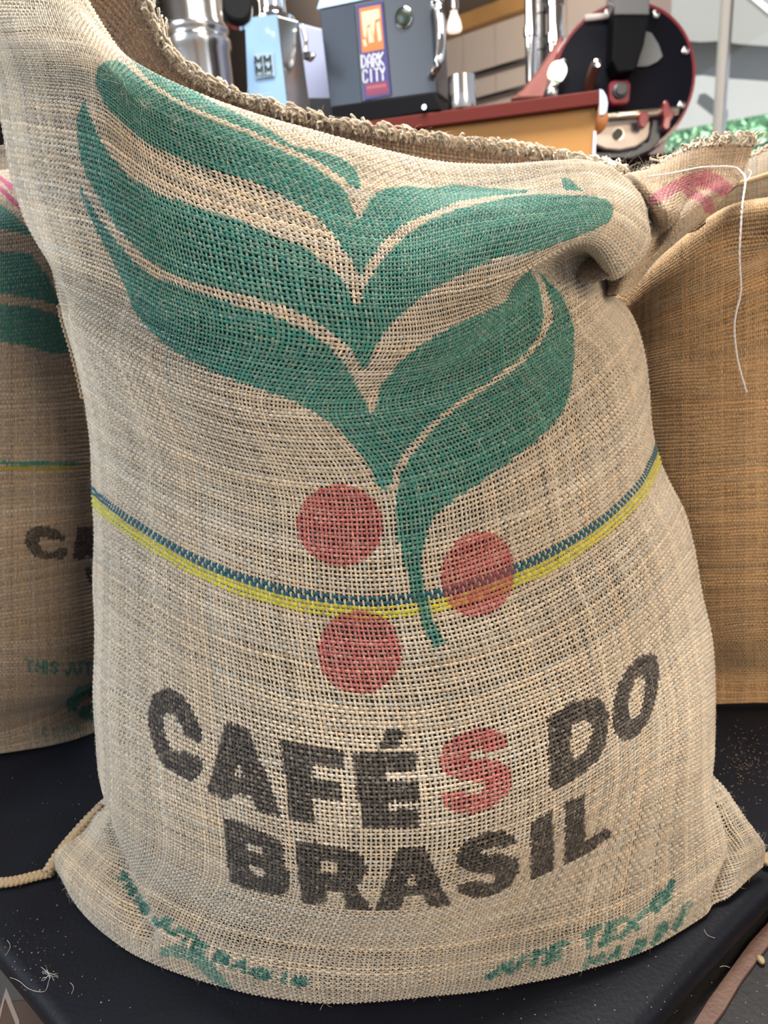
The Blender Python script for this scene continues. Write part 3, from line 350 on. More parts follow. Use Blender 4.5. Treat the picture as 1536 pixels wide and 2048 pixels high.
('left',(0.03,0.182,0.148),0.45,[[(0.0133,0.7335),(0.0099,0.7429),(0.0112,0.7453),(0.0152,0.7358)]]),
('left',(0.03,0.182,0.148),0.45,[[(0.01,0.7406),(0.0108,0.7503),(0.0128,0.7492),(0.0122,0.7397)]]),
('left',(0.03,0.182,0.148),0.45,[[(0.0078,0.76),(0.0167,0.7633),(0.0173,0.7591),(0.0087,0.7553)]]),
('left',(0.03,0.182,0.148),0.45,[[(0.0154,0.7579),(0.0124,0.7762),(0.0145,0.7769),(0.0173,0.7591)]]),
('left',(0.03,0.182,0.148),0.45,[[(0.0119,0.7569),(0.0099,0.7719),(0.0116,0.7726),(0.0136,0.7576)]]),
('left',(0.03,0.182,0.148),0.45,[[(0.0087,0.7553),(0.0065,0.7731),(0.0079,0.7741),(0.0102,0.7564)]]),
('left',(0.03,0.182,0.148),0.45,[[(0.0056,0.785),(0.0133,0.7891),(0.0145,0.7843),(0.0067,0.7803)]]),
('left',(0.03,0.182,0.148),0.45,[[(0.0124,0.7832),(0.0094,0.8003),(0.0111,0.8017),(0.0145,0.7846)]]),
('left',(0.03,0.182,0.148),0.45,[[(0.012,0.7967),(0.0084,0.7948),(0.0078,0.7996),(0.0111,0.8017)]]),
('left',(0.03,0.182,0.148),0.45,[[(0.0098,0.8001),(0.0111,0.7824),(0.0091,0.7821),(0.0078,0.8001)]]),
('left',(0.03,0.182,0.148),0.45,[[(0.0099,0.7868),(0.0043,0.7964),(0.0046,0.8009),(0.0102,0.791)]]),
('left',(0.03,0.182,0.148),0.45,[[(0.01,0.8079),(0.0076,0.8279),(0.0089,0.8294),(0.0116,0.8088)]]),
('left',(0.03,0.182,0.148),0.45,[[(0.0105,0.8165),(0.0033,0.8118),(0.0033,0.8168),(0.01,0.8215)]]),
('left',(0.03,0.182,0.148),0.45,[[(0.0011,0.839),(0.0067,0.8447),(0.0078,0.8389),(0.0011,0.8338)]]),
('gusset',(0.36,0.012,0.12),0.58,[[(0.5378,0.4026),(0.6057,0.5056),(0.6327,0.5764),(0.6399,0.636),(0.6418,0.7058),(0.6368,0.7653),(0.5818,0.8267),(0.4775,0.893),(0.3287,1.0),(0.2397,1.0),(0.2503,0.9505),(0.4065,0.8048),(0.5016,0.7347),(0.5311,0.6612),(0.5376,0.5718),(0.5122,0.476),(0.4933,0.4249)]]),
('gusset',(0.36,0.012,0.12),0.58,[[(0.5573,0.6279),(0.504,0.718),(0.3554,0.7936),(0.2074,0.9344),(0.1585,1.0),(0.1107,1.0),(0.2108,0.8443),(0.3938,0.7147)]])]

# ---------- mesh helpers ----------
def mesh_np(name, V, F, col=None, uv=None, smooth=True):
    V = np.ascontiguousarray(V, dtype=np.float32).reshape(-1, 3); F = np.ascontiguousarray(F, dtype=np.int32)
    k = F.shape[1]; me = bpy.data.meshes.new(name)
    me.vertices.add(len(V)); me.vertices.foreach_set('co', V.ravel())
    me.loops.add(F.size); me.loops.foreach_set('vertex_index', F.ravel())
    me.polygons.add(len(F)); me.polygons.foreach_set('loop_start', np.arange(0, F.size, k, dtype=np.int32))
    me.polygons.foreach_set('loop_total', np.full(len(F), k, dtype=np.int32))
    me.polygons.foreach_set('use_smooth', np.full(len(F), smooth))
    me.update(calc_edges=True)
    if col is not None:
        a = me.color_attributes.new('Col', 'FLOAT_COLOR', 'POINT')
        c = np.ones((len(V), 4), np.float32); c[:, :3] = np.asarray(col).reshape(-1, 3); a.data.foreach_set('color', c.ravel())
    if uv is not None:
        u = me.uv_layers.new(name='UVMap'); u.data.foreach_set('uv', np.asarray(uv, np.float32).reshape(-1, 2)[F.ravel()].ravel())
    return me
def link(name, me, mat, parent=None, kind=None, label=None):
    o = bpy.data.objects.new(name, me); SC.collection.objects.link(o)
    if mat is not None and me is not None and not me.materials: me.materials.append(mat)
    if parent is not None: o.parent = parent
    if kind: o['kind'] = kind
    if label: o['label'] = label
    return o
def thing(name, label, cat, group=None, loc=(0, 0, 0)):
    o = bpy.data.objects.new(name, None); SC.collection.objects.link(o); o.location = loc; o.empty_display_size = .05
    o['label'] = label; o['category'] = cat
    if group: o['group'] = group
    bpy.context.view_layer.update()
    return o
def child(name, me, mat, par, **k):       # geometry is written in world metres; keep it there under a moved empty
    o = link(name, me, mat, par, **k)
    if par is not None: o.matrix_parent_inverse = Matrix.Translation(-Vector(par.matrix_world.translation))
    return o
def grid_faces(n, m, flip=False):
    i = np.arange(n * m).reshape(n, m); a, b, c, d = i[:-1, :-1].ravel(), i[:-1, 1:].ravel(), i[1:, 1:].ravel(), i[1:, :-1].ravel()
    return np.stack([d, c, b, a] if flip else [a, b, c, d], 1)
def tubes(paths, rad, sides=4):
    """paths (n,k,3), rad (n,k) or scalar -> one mesh's arrays"""
    P = np.asarray(paths, float); n, k, _ = P.shape
    T = np.gradient(P, axis=1); T /= np.maximum(np.linalg.norm(T, axis=2, keepdims=True), 1e-12)
    ref = np.where(np.abs(T[..., 2:3]) > .9, np.array([1., 0, 0]), np.array([0, 0, 1.]))
    A = np.cross(T, ref); A /= np.maximum(np.linalg.norm(A, axis=2, keepdims=True), 1e-12); B = np.cross(T, A)
    r = np.broadcast_to(np.asarray(rad, float), (n, k))[..., None, None]
    th = np.arange(sides) * 2 * np.pi / sides
    V = P[:, :, None] + r * (A[:, :, None] * np.cos(th)[:, None] + B[:, :, None] * np.sin(th)[:, None])
    idx = np.arange(n * k * sides).reshape(n, k, sides); nx = np.roll(idx, -1, axis=2)
    F = np.stack([idx[:, :-1], nx[:, :-1], nx[:, 1:], idx[:, 1:]], -1).reshape(-1, 4)
    return V.reshape(-1, 3), F
def tube_obj(name, pts, rad, mat, par, sides=10, n=None, **k):
    p = np.array(pts, float)
    if n:
        d = np.concatenate([[0], np.cumsum(np.linalg.norm(np.diff(p, axis=0), axis=1))]); d /= d[-1]
        q = np.linspace(0, 1, n); p = spl(d, q) @ p
        if not np.isscalar(rad): rad = np.interp(q, np.linspace(0, 1, len(rad)), rad)
    V, F = tubes(p[None], np.array(rad)[None] if not np.isscalar(rad) else rad, sides)
    c = len(V); V = np.concatenate([V, p[:1], p[-1:]]); m = len(p)
    me = bpy.data.meshes.new(name)
    caps = [(c, (i + 1) % sides, i) for i in range(sides)] + [(c + 1, (m - 1) * sides + i, (m - 1) * sides + (i + 1) % sides) for i in range(sides)]
    me.from_pydata(V.tolist(), [], F.tolist() + caps); me.polygons.foreach_set('use_smooth', [True] * len(me.polygons)); me.update()
    return child(name, me, mat, par, **k) if par is not None else link(name, me, mat, None, **k)
def bev(o, wd=.004, seg=2):
    m = o.modifiers.new('bevel', 'BEVEL'); m.width = wd; m.segments = seg; m.limit_method = 'ANGLE'; m.angle_limit = .6; return o
def lathe(name, prof, org, axis, mat, par, seg=40, **k):
    """prof: (radius, height) pairs along an axis from org"""
    ax = np.array(axis, float); ax /= np.linalg.norm(ax); a = np.cross(ax, [0, 0, 1.0] if abs(ax[2]) < .9 else [1.0, 0, 0]); a /= np.linalg.norm(a); b = np.cross(ax, a)
    th = np.arange(seg) * 2 * np.pi / seg; V = []
    for r, h in prof: V += [np.array(org) + ax * h + (a * math.cos(t) + b * math.sin(t)) * max(r, 1e-4) for t in th]
    n = len(prof); F = []
    for i in range(n - 1):
        for j in range(seg): F.append((i * seg + j, i * seg + (j + 1) % seg, (i + 1) * seg + (j + 1) % seg, (i + 1) * seg + j))
    F.append(tuple(range(seg))[::-1]); F.append(tuple((n - 1) * seg + j for j in range(seg)))
    me = bpy.data.meshes.new(name); me.from_pydata([tuple(v) for v in V], [], F); me.polygons.foreach_set('use_smooth', [len(f) == 4 for f in F]); me.update()
    o = child(name, me, mat, par, **k) if par is not None else link(name, me, mat, None, **k)
    m = o.modifiers.new('edges', 'EDGE_SPLIT'); m.split_angle = .7
    return o
def prism(name, poly, o, n, depth, mat, par, off=0.0, zmin=None, taper=None, bevel=0, **k):
    """a solid: face outline (seen points or 3-vectors) on the plane o,n, carried back by depth"""
    n = np.array(n, float); n /= np.linalg.norm(n); o = np.array(o, float)
    P = [np.array(q, float) if len(q) == 3 else at_plane(q[0], q[1], o + n * off, n) for q in poly]
    if zmin is not None:
        for p in P: p[2] = max(p[2], zmin)
    A = sum(np.cross(P[i], P[(i + 1) % len(P)]) for i in range(len(P)))
    if np.dot(A, n) < 0: P = P[::-1]
    Q = [p - n * depth for p in P]
    if taper is not None:
        c = sum(P) / len(P); Q = [c + (p - c) * taper - n * depth for p in P]
        if zmin is not None:
            for q in Q: q[2] = max(q[2], zmin)
    m = len(P); F = [tuple(range(m)), tuple(range(2 * m - 1, m - 1, -1))] + [(i, m + i, m + (i + 1) % m, (i + 1) % m) for i in range(m)]
    me = bpy.data.meshes.new(name); me.from_pydata([tuple(p) for p in P + Q], [], F); me.update()
    ob = child(name, me, mat, par, **k) if par is not None else link(name, me, mat, None, **k)
    if bevel: bev(ob, bevel)
    return ob
def box(name, lo, hi, mat, par=None, bevel=0, rot=0, **k):
    lo, hi = np.array(lo, float), np.array(hi, float); c = (lo + hi) / 2; h = (hi - lo) / 2
    V = [c + h * np.array(s) for s in [(-1,-1,-1),(1,-1,-1),(1,1,-1),(-1,1,-1),(-1,-1,1),(1,-1,1),(1,1,1),(-1,1,1)]]
    if rot:
        cs, sn = math.cos(rot), math.sin(rot); V = [c + np.array([(v - c)[0] * cs - (v - c)[1] * sn, (v - c)[0] * sn + (v - c)[1] * cs, (v - c)[2]]) for v in V]
    me = bpy.data.meshes.new(name); me.from_pydata([tuple(v) for v in V], [], [(3,2,1,0),(4,5,6,7),(0,1,5,4),(1,2,6,5),(2,3,7,6),(3,0,4,7)]); me.update()
    ob = child(name, me, mat, par, **k) if par is not None else link(name, me, mat, None, **k)
    if bevel: bev(ob, bevel)
    return ob
# ---------- materials ----------
def mat(name, col, rough=.6, metal=0.0, noise=0, nscale=20, bump=0, bscale=60, coat=0, emit=0, spec=.5, trans=0, dirt=None):
    m = bpy.data.materials.new(name); m.use_nodes = True; nt = m.node_tree; b = nt.nodes['Principled BSDF']
    b.inputs['Base Color'].default_value = (*col, 1); b.inputs['Roughness'].default_value = rough; b.inputs['Metallic'].default_value = metal
    b.inputs['Specular IOR Level'].default_value = spec; b.inputs['Coat Weight'].default_value = coat; b.inputs['Transmission Weight'].default_value = trans
    tc = nt.nodes.new('ShaderNodeTexCoord')
    if noise:
        t = nt.nodes.new('ShaderNodeTexNoise'); t.inputs['Scale'].default_value = nscale; t.inputs['Detail'].default_value = 4; nt.links.new(tc.outputs['Object'], t.inputs['Vector'])
        r = nt.nodes.new('ShaderNodeMapRange'); r.inputs[3].default_value = 1 - noise; r.inputs[4].default_value = 1 + noise; nt.links.new(t.outputs[0], r.inputs[0])
        mx = nt.nodes.new('ShaderNodeVectorMath'); mx.operation = 'SCALE'; mx.inputs[0].default_value = col; nt.links.new(r.outputs[0], mx.inputs['Scale']); nt.links.new(mx.outputs[0], b.inputs['Base Color'])
    if bump:
        t = nt.nodes.new('ShaderNodeTexNoise'); t.inputs['Scale'].default_value = bscale; t.inputs['Detail'].default_value = 5; nt.links.new(tc.outputs['Object'], t.inputs['Vector'])
        bp = nt.nodes.new('ShaderNodeBump'); bp.inputs['Strength'].default_value = bump; bp.inputs['Distance'].default_value = .002; nt.links.new(t.outputs[0], bp.inputs['Height']); nt.links.new(bp.outputs[0], b.inputs['Normal'])
    if emit: b.inputs['Emission Color'].default_value = (*col, 1); b.inputs['Emission Strength'].default_value = emit
    return m
def yarn_mat(name):
    m = bpy.data.materials.new(name); m.use_nodes = True; nt = m.node_tree; b = nt.nodes['Principled BSDF']; L = nt.links.new
    b.inputs['Roughness'].default_value = .78; b.inputs['Specular IOR Level'].default_value = .35
    b.inputs['Sheen Weight'].default_value = .25; b.inputs['Sheen Roughness'].default_value = .5
    at_ = nt.nodes.new('ShaderNodeAttribute'); at_.attribute_name = 'Col'
    uv = nt.nodes.new('ShaderNodeUVMap'); mp = nt.nodes.new('ShaderNodeMapping'); mp.inputs['Scale'].default_value = (1.5, 7.0, 1); mp.inputs['Rotation'].default_value = (0, 0, .25)
    t = nt.nodes.new('ShaderNodeTexNoise'); t.inputs['Scale'].default_value = 1.6; t.inputs['Detail'].default_value = 3
    L(uv.outputs[0], mp.inputs[0]); L(mp.outputs[0], t.inputs['Vector'])
    r = nt.nodes.new('ShaderNodeMapRange'); r.inputs[1].default_value = .25; r.inputs[2].default_value = .75; r.inputs[3].default_value = .52; r.inputs[4].default_value = 1.42; L(t.outputs[0], r.inputs[0])
    mx = nt.nodes.new('ShaderNodeVectorMath'); mx.operation = 'SCALE'; L(at_.outputs['Color'], mx.inputs[0]); L(r.outputs[0], mx.inputs['Scale']); L(mx.outputs[0], b.inputs['Base Color'])
    bp = nt.nodes.new('ShaderNodeBump'); bp.inputs['Strength'].default_value = .7; bp.inputs['Distance'].default_value = .0006; L(t.outputs[0], bp.inputs['Height']); L(bp.outputs[0], b.inputs['Normal'])
    return m
def cloth_mat(name, col, pitch_u, pitch_v):
    """plain burlap for panels seen only from far or behind: weave relief from uv"""
    m = bpy.data.materials.new(name); m.use_nodes = True; nt = m.node_tree; b = nt.nodes['Principled BSDF']; L = nt.links.new
    b.inputs['Roughness'].default_value = .9
    uv = nt.nodes.new('ShaderNodeUVMap'); sp = nt.nodes.new('ShaderNodeSeparateXYZ'); L(uv.outputs[0], sp.inputs[0])
    def M(op, a, c=None):
        n = nt.nodes.new('ShaderNodeMath'); n.operation = op
        for i, v in enumerate((a, c)):
            if v is None: continue
            if isinstance(v, (int, float)): n.inputs[i].default_value = v
            else: L(v, n.inputs[i])
        return n.outputs[0]
    h = M('MAXIMUM', M('ABSOLUTE', M('SINE', M('MULTIPLY', sp.outputs[0], pitch_u * math.pi))), M('ABSOLUTE', M('SINE', M('MULTIPLY', sp.outputs[1], pitch_v * math.pi))))
    mx = nt.nodes.new('ShaderNodeMix'); mx.data_type = 'RGBA'; L(M('POWER', h, 3.0), mx.inputs[0]); mx.inputs[6].default_value = (*[c * .25 for c in col], 1); mx.inputs[7].default_value = (*col, 1); L(mx.outputs[2], b.inputs['Base Color'])
    bp = nt.nodes.new('ShaderNodeBump'); bp.inputs['Distance'].default_value = .001; L(h, bp.inputs['Height']); L(bp.outputs[0], b.inputs['Normal'])
    return m
TAN = np.array([.60, .508, .385]); TAN_R = np.array([.60, .39, .20]); TAN_L = np.array([.37, .29, .21])  # TAN_L is darkened: the neighbours' shade is put into its colour
M_yarn = yarn_mat('jute_yarn')
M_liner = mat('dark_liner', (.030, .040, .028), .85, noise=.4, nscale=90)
M_liner_r = mat('brown_liner', (.12, .07, .032), .9, noise=.3, nscale=90)
M_liner_l = mat('dim_liner', (.10, .08, .055), .9, noise=.3, nscale=90)
M_cloth = cloth_mat('plain_burlap', (.42, .31, .2), 200, 200)
M_fuzz = mat('jute_fibre', (.74, .64, .50), .7)
M_rope = mat('jute_cord', (.50, .37, .22), .85, noise=.25, nscale=400, bump=.6, bscale=900)
M_thread = mat('white_thread', (.80, .78, .76), .7)
# ---------- weaving ----------
def inpoly(t, s, poly):
    p = np.array(poly); a, b = p[:, 0], p[:, 1]; ins = np.zeros(len(t), bool)
    box_ = (t >= a.min()) & (t <= a.max()) & (s >= b.min()) & (s <= b.max()); idx = np.where(box_)[0]
    if len(idx) == 0: return ins
    tt, ss = t[idx], s[idx]; c = np.zeros(len(idx), bool); j = len(p) - 1
    for i in range(len(p)):
        if b[i] != b[j]:
            c ^= ((b[i] > ss) != (b[j] > ss)) & (tt < (a[j] - a[i]) * (ss - b[i]) / (b[j] - b[i]) + a[i])
        j = i
    ins[idx] = c; return ins
def paint(sheet, t, s, base, rs):
    """the flat print on the cloth, in cloth coordinates"""
    shp = t.shape; t = t.ravel(); s = s.ravel(); C = base.reshape(-1, 3).copy()
    for sh, col, st, polys in ART:
        if sh != sheet: continue
        m = np.zeros(len(t), bool)
        for p in polys: m ^= inpoly(t, s, p)
        k = np.where(m)[0]
        if len(k) == 0: continue
        a = np.clip(st - .03 + rs.normal(0, .13, len(k)), .2, 1)[:, None]
        lum = (C[k].mean(1) / .38)[:, None]
        C[k] = C[k] * (1 - a) + np.array(col) * (.45 + .55 * lum) * a + C[k] * np.array(col) * .25
    return C.reshape(*shp, 3)
def weave(name, sheet, key, nw, nf, par, base, across=4, sr=(0, 1), tr=(0, 1), fw=.55, ff=.64, amp=.27, seed=3, stripes=None, tm=None, inset=0.0, kind='stuff', lay=.0):
    rs = np.random.RandomState(seed)
    cs = np.array([-1, -.42, .42, 1]) if across == 4 else np.array([-1, 0, 1.])
    ch = np.array([-.62, .38, .38, -.62]) if across == 4 else np.array([-.62, .42, -.62])
    Vs, Fs, Cs, Us = [], [], [], []; base_i = 0
    W = np.arange(int(sr[0] * nw), int(sr[1] * nw)); J = np.arange(int(tr[0] * nf), int(tr[1] * nf))
    for warp in (True, False):
        if warp:   u_ = np.arange(2 * J[0], 2 * J[-1] + 3) / (2 * nf); s = (W + .5) / nw
        else:      u_ = (J + .5) / nf; s = np.arange(2 * W[0], 2 * W[-1] + 3) / (2 * nw)
        S0 = s[None, :]; t = u_ if tm is None else np.interp(u_, np.linspace(0, 1, len(tm)), tm)
        # slow wander of the yarns
        P = sheet.ev(t, s); N = normals(P); Ss = np.gradient(P, axis=1); Tt = np.gradient(P, axis=0)
        ds = Ss / ((s[1] - s[0]) * nw); dt = Tt / ((u_[1] - u_[0]) * nf)      # world step per yarn
        nt_, ns_ = P.shape[:2]
        if warp:
            wob = lattice(t, s, 40, len(s), seed + 5) * .13; P = P + ds * wob[..., None]
            X = ds; yl = np.linalg.norm(ds, axis=2); wd = fw * (1 + rs.normal(0, .10, (1, ns_)) + lattice(t, s, 30, len(s), seed + 6) * .15 + lattice(t, s, 9, 9, seed + 11) * .13 + .16 * np.abs(2 * S0 - 1)**3)
            par_ = np.where((np.arange(2 * J[0], 2 * J[-1] + 3) % 2) == 1, 1, 0)[:, None] * (1 - 2 * ((W[None, :] + (np.arange(2 * J[0], 2 * J[-1] + 3)[:, None] - 1) // 2) % 2))
        else:
            wob = lattice(t, s, len(t), 40, seed + 7) * .16; P = P + dt * wob[..., None]
            X = dt; yl = np.linalg.norm(dt, axis=2); wd = ff * (1 + rs.normal(0, .12, (nt_, 1)) + lattice(t, s, len(t), 30, seed + 8) * .17 + lattice(t, s, 11, 7, seed + 11) * .15 + .12 * np.abs(2 * S0 - 1)**3)
            k = np.arange(2 * W[0], 2 * W[-1] + 3)
            par_ = np.where((k % 2) == 1, 1, 0)[None, :] * -(1 - 2 * ((J[:, None] + (k[None, :] - 1) // 2) % 2))
        loc = np.clip(yl, .0012, .0062); pit = np.clip(np.linalg.norm(ds, axis=2) * .5 + np.linalg.norm(dt, axis=2) * .5, .0015, .006)
        hw = loc * wd * .5
        Xn = X / np.maximum(yl, 1e-9)[..., None]
        edge = 1 - .55 * np.abs(2 * S0 - 1)**6
        up = (par_ * amp * pit * edge + lay * pit)
        br = (1 + rs.normal(0, .13, (1, ns_) if warp else (nt_, 1)) + rs.normal(0, .09, (nt_, ns_)) + lattice(t, s, 12, 12, seed + 9) * .07)
        C = base[None, None] * np.clip(br, .55, 1.5)[..., None]
        tint = rs.normal(0, .04, (1, ns_) if warp else (nt_, 1)); C = C * np.stack([1 + tint, 1 + 0 * tint, 1 - tint * 1.3], -1)
        T_, S_ = np.meshgrid(t, s, indexing='ij')
        if stripes and not warp:
            for (t0, t1, col, thick) in stripes:
                rows = np.where((t >= t0) & (t < t1))[0]; C[rows] = np.array(col) * np.clip(br[rows], .6, 1.4)[..., None]; hw[rows] *= thick; up = up + 0; up[rows] += .13 * pit[rows]
        if key: C = paint(key, T_ + rs.normal(0, .0003, T_.shape), S_ + rs.normal(0, .0003, T_.shape), C, rs)
        V = P[:, :, None] + Xn[:, :, None] * (hw[..., None] * cs)[..., None] + N[:, :, None] * ((up[..., None] + hw[..., None] * ch) - inset)[..., None]
        m = len(cs); idx = np.arange(nt_ * ns_ * m).reshape(nt_, ns_, m)
        if warp: F = np.stack([idx[:-1, :, :-1], idx[:-1, :, 1:], idx[1:, :, 1:], idx[1:, :, :-1]], -1)
        else:    F = np.stack([idx[:, :-1, :-1], idx[:, 1:, :-1], idx[:, 1:, 1:], idx[:, :-1, 1:]], -1)
        u = (np.interp(T_, t, u_) * nf if warp else S_ * nw)[..., None] + np.zeros(m) + rs.uniform(0, 50, (1, ns_, 1) if warp else (nt_, 1, 1)); v = np.zeros((nt_, ns_, 1)) + cs * .5 + (S_ * nw if warp else T_ * nf)[..., None] * 3.7
        Vs.append(V.reshape(-1, 3)); Fs.append(F.reshape(-1, 4) + base_i); base_i += V.size // 3
        Cs.append(np.repeat(C.reshape(-1, 1, 3), m, 1).reshape(-1, 3)); Us.append(np.stack([u, v], -1).reshape(-1, 2))
    me = mesh_np(name, np.concatenate(Vs), np.concatenate(Fs), np.concatenate(Cs), np.concatenate(Us))
    return child(name, me, M_yarn, par, kind=kind)
def sheet_mesh(name, sheet, m, par, nt_=90, ns_=90, inset=.003, sr=(0, 1), tr=(0, 1), **k):
    t = np.linspace(*tr, nt_); s = np.linspace(*sr, ns_); P = sheet.ev(t, s); P = P - normals(P) * inset
    P[..., 2] = np.maximum(P[..., 2], .0008)
    T_, S_ = np.meshgrid(t, s, indexing='ij')
    return child(name, mesh_np(name, P, grid_faces(nt_, ns_), uv=np.stack([S_, T_], -1)), m, par, **k)
def hairs(name, P, N, n, lmin, lmax, rad, par, seed, m=None, k=5, lift=.9):
    """loose fibres springing from cloth points P along N"""
    rs = np.random.RandomState(seed); i = rs.randint(0, len(P), n); p = P[i]; nn = N[i]
    d = rs.normal(size=(n, 3)); d -= (d * nn).sum(1, keepdims=True) * nn; d /= np.linalg.norm(d, axis=1, keepdims=True)
    e = rs.normal(size=(n, 3)); e -= (e * nn).sum(1, keepdims=True) * nn
    L = rs.uniform(lmin, lmax, (n, 1)) * rs.uniform(.3, 1, (n, 1)); q = np.linspace(0, 1, k)
    lf = rs.uniform(.05, lift, (n, 1))
    path = p[:, None] + d[:, None] * (L * q)[..., None] + nn[:, None] * (L * lf * (q - .55 * q**2))[..., None] + e[:, None] * (L * .22 * q**2)[..., None]
    V, F = tubes(path, rad * np.linspace(1, .35, k)[None], 3)
    V[:, 2] = np.maximum(V[:, 2], .0006)
    return child(name, mesh_np(name, V, F), m or M_fuzz, par, kind='stuff')
def loops(name, line, up, n, par, seed, h=(.004, .010), r=.0008, spread=.003, m=None):
    """cut weft ends looping out of an edge; line (k,3), up (k,3)"""
    rs = np.random.RandomState(seed); K = len(line); u = np.sort(rs.uniform(0, K - 1.001, n)); i = u.astype(int); f = (u - i)[:, None]
    p = line[i] * (1 - f) + line[i+1] * f; tg = line[i+1] - line[i]; tg /= np.linalg.norm(tg, axis=1, keepdims=True); uu = up[i] / np.linalg.norm(up[i], axis=1, keepdims=True)
    side = np.cross(tg, uu); k = 8; q = np.linspace(0, 1, k)
    H = rs.uniform(*h, (n, 1)); Wd = rs.uniform(.4, 1.0, (n, 1)) * H * .55; tilt = rs.normal(0, .5, (n, 1)); out = rs.normal(0, .5, (n, 1))
    x = Wd * (np.sin(2 * np.pi * q * .92) * .8) + H * tilt * q * (1 - .3 * q); y = H * np.sin(np.pi * q * rs.uniform(.62, .98, (n, 1)))
    z = H * out * q + rs.normal(0, .0008, (n, k))
    b = p + side * rs.normal(0, spread * .5, (n, 1)) - uu * .002
    path = b[:, None] + tg[:, None] * x[..., None] + uu[:, None] * y[..., None] + side[:, None] * z[..., None]
    V, F = tubes(path, r * rs.uniform(.6, 1.5, (n, 1)) * np.ones(k)[None], 5)
    c = np.repeat(TAN * 1.02 * rs.uniform(.75, 1.25, (n, 1)), k * 5, 0).reshape(-1, 3)
    return child(name, mesh_np(name, V, F, col=c, uv=np.zeros((len(V), 2))), M_yarn, par, kind='stuff')
def braid(name, pts, width, rad, pitch, m, par, strands=3, **kk):
    p = np.array(pts, float); d = np.concatenate([[0], np.cumsum(np.linalg.norm(np.diff(p, axis=0), axis=1))]); L = d[-1]
    n = max(12, int(L / pitch * 12)); q = np.linspace(0, 1, n); c = spl(d / L, q) @ p
    T = np.gradient(c, axis=0); T /= np.linalg.norm(T, axis=1, keepdims=True); B = np.cross(T, [0, -.5, .86]); B /= np.linalg.norm(B, axis=1, keepdims=True); Nn = np.cross(B, T)
    ph = q * L / pitch * 2 * np.pi; paths = [c + B * (np.sin(ph + a) * width)[:, None] + Nn * (np.sin(2 * (ph + a)) * width * .45)[:, None] for a in np.arange(strands) * 2 * np.pi / strands]
    V, F = tubes(np.array(paths), rad, 8); V[:, 2] = np.maximum(V[:, 2], .0008)
    return child(name, mesh_np(name, V, F), m, par, **kk)

# ================= THE SETTING =================
FLOOR = -.17
M_floor = mat('floor_concrete', (.16, .14, .12), .7, noise=.3, nscale=3)
M_wall = mat('cream_wall', (.52, .43, .36), .8, noise=.05, nscale=2)
M_ceil = mat('dark_ceiling', (.20, .165, .14), .85, noise=.1, nscale=2)
M_beam = mat('timber_beam', (.42, .22, .07), .6, noise=.3, nscale=6)
M_dark = mat('dark_panel', (.022, .017, .014), .8, spec=.1, noise=.3, nscale=4)
M_steel = mat('brushed_steel', (.62, .60, .58), .22, metal=1, noise=.08, nscale=6)
M_chrome = mat('chrome', (.85, .85, .86), .10, metal=1)
M_black = mat('black_plastic', (.012, .012, .013), .35)
M_blackm = mat('black_enamel', (.006, .006, .011), .55, spec=.10)
M_gap = mat('joint_shadow', (.10, .08, .07), .9)
CEIL = at(870, 60, 6.0)[2]
box('floor', (-5, -2.5, FLOOR - .05), (5, 9.5, FLOOR), M_floor, kind='structure')
box('ceiling', (-5, -3.5, CEIL), (3.4, 4.72, CEIL + .1), M_ceil, kind='structure')
box('ceiling', (-5, 4.72, CEIL), (at(1330, 60, 4.6)[0], 9.5, CEIL + .1), M_ceil, kind='structure')
# slanting back wall of upright boards
W0 = at(870, 88, 6.0); W1 = at(1060, 28, 5.47); wd_ = np.array([W1[0] - W0[0], W1[1] - W0[1], 0]); wd_ /= np.linalg.norm(wd_); wn = np.array([wd_[1], -wd_[0], 0])
if wn[1] > 0: wn = -wn
wtop = (W0[2] + W1[2]) / 2
def wallpt(a, z, off=0): return np.array([W0[0], W0[1], 0]) + wd_ * a + wn * off + np.array([0, 0, z])
wall = prism('wall_back', [tuple(wallpt(-4.2, FLOOR)), tuple(wallpt(1.6, FLOOR)), tuple(wallpt(1.6, CEIL)), tuple(wallpt(-4.2, CEIL))], W0, wn, .12, M_wall, None, kind='structure')
for i in range(10):
    a = -1.1 + i * .27
    prism('board', [tuple(wallpt(a + .004, FLOOR + .02, .012)), tuple(wallpt(a + .266, FLOOR + .02, .012)), tuple(wallpt(a + .266, wtop, .012)), tuple(wallpt(a + .004, wtop, .012))], W0, wn, .012, M_wall, wall, bevel=.003)
prism('trim_1', [tuple(wallpt(-3, wtop, .10)), tuple(wallpt(1.6, wtop, .10)), tuple(wallpt(1.6, wtop + .15, .10)), tuple(wallpt(-3, wtop + .15, .10))], W0, wn, .1, M_beam, None, kind='structure', bevel=.006)
box('wall_left', (-3.2, 3.7, FLOOR), (.22, 3.8, CEIL), M_dark, kind='structure')
box('wall_side', (-3.26, .9, FLOOR), (-3.205, 3.7, CEIL), M_wall, kind='structure')
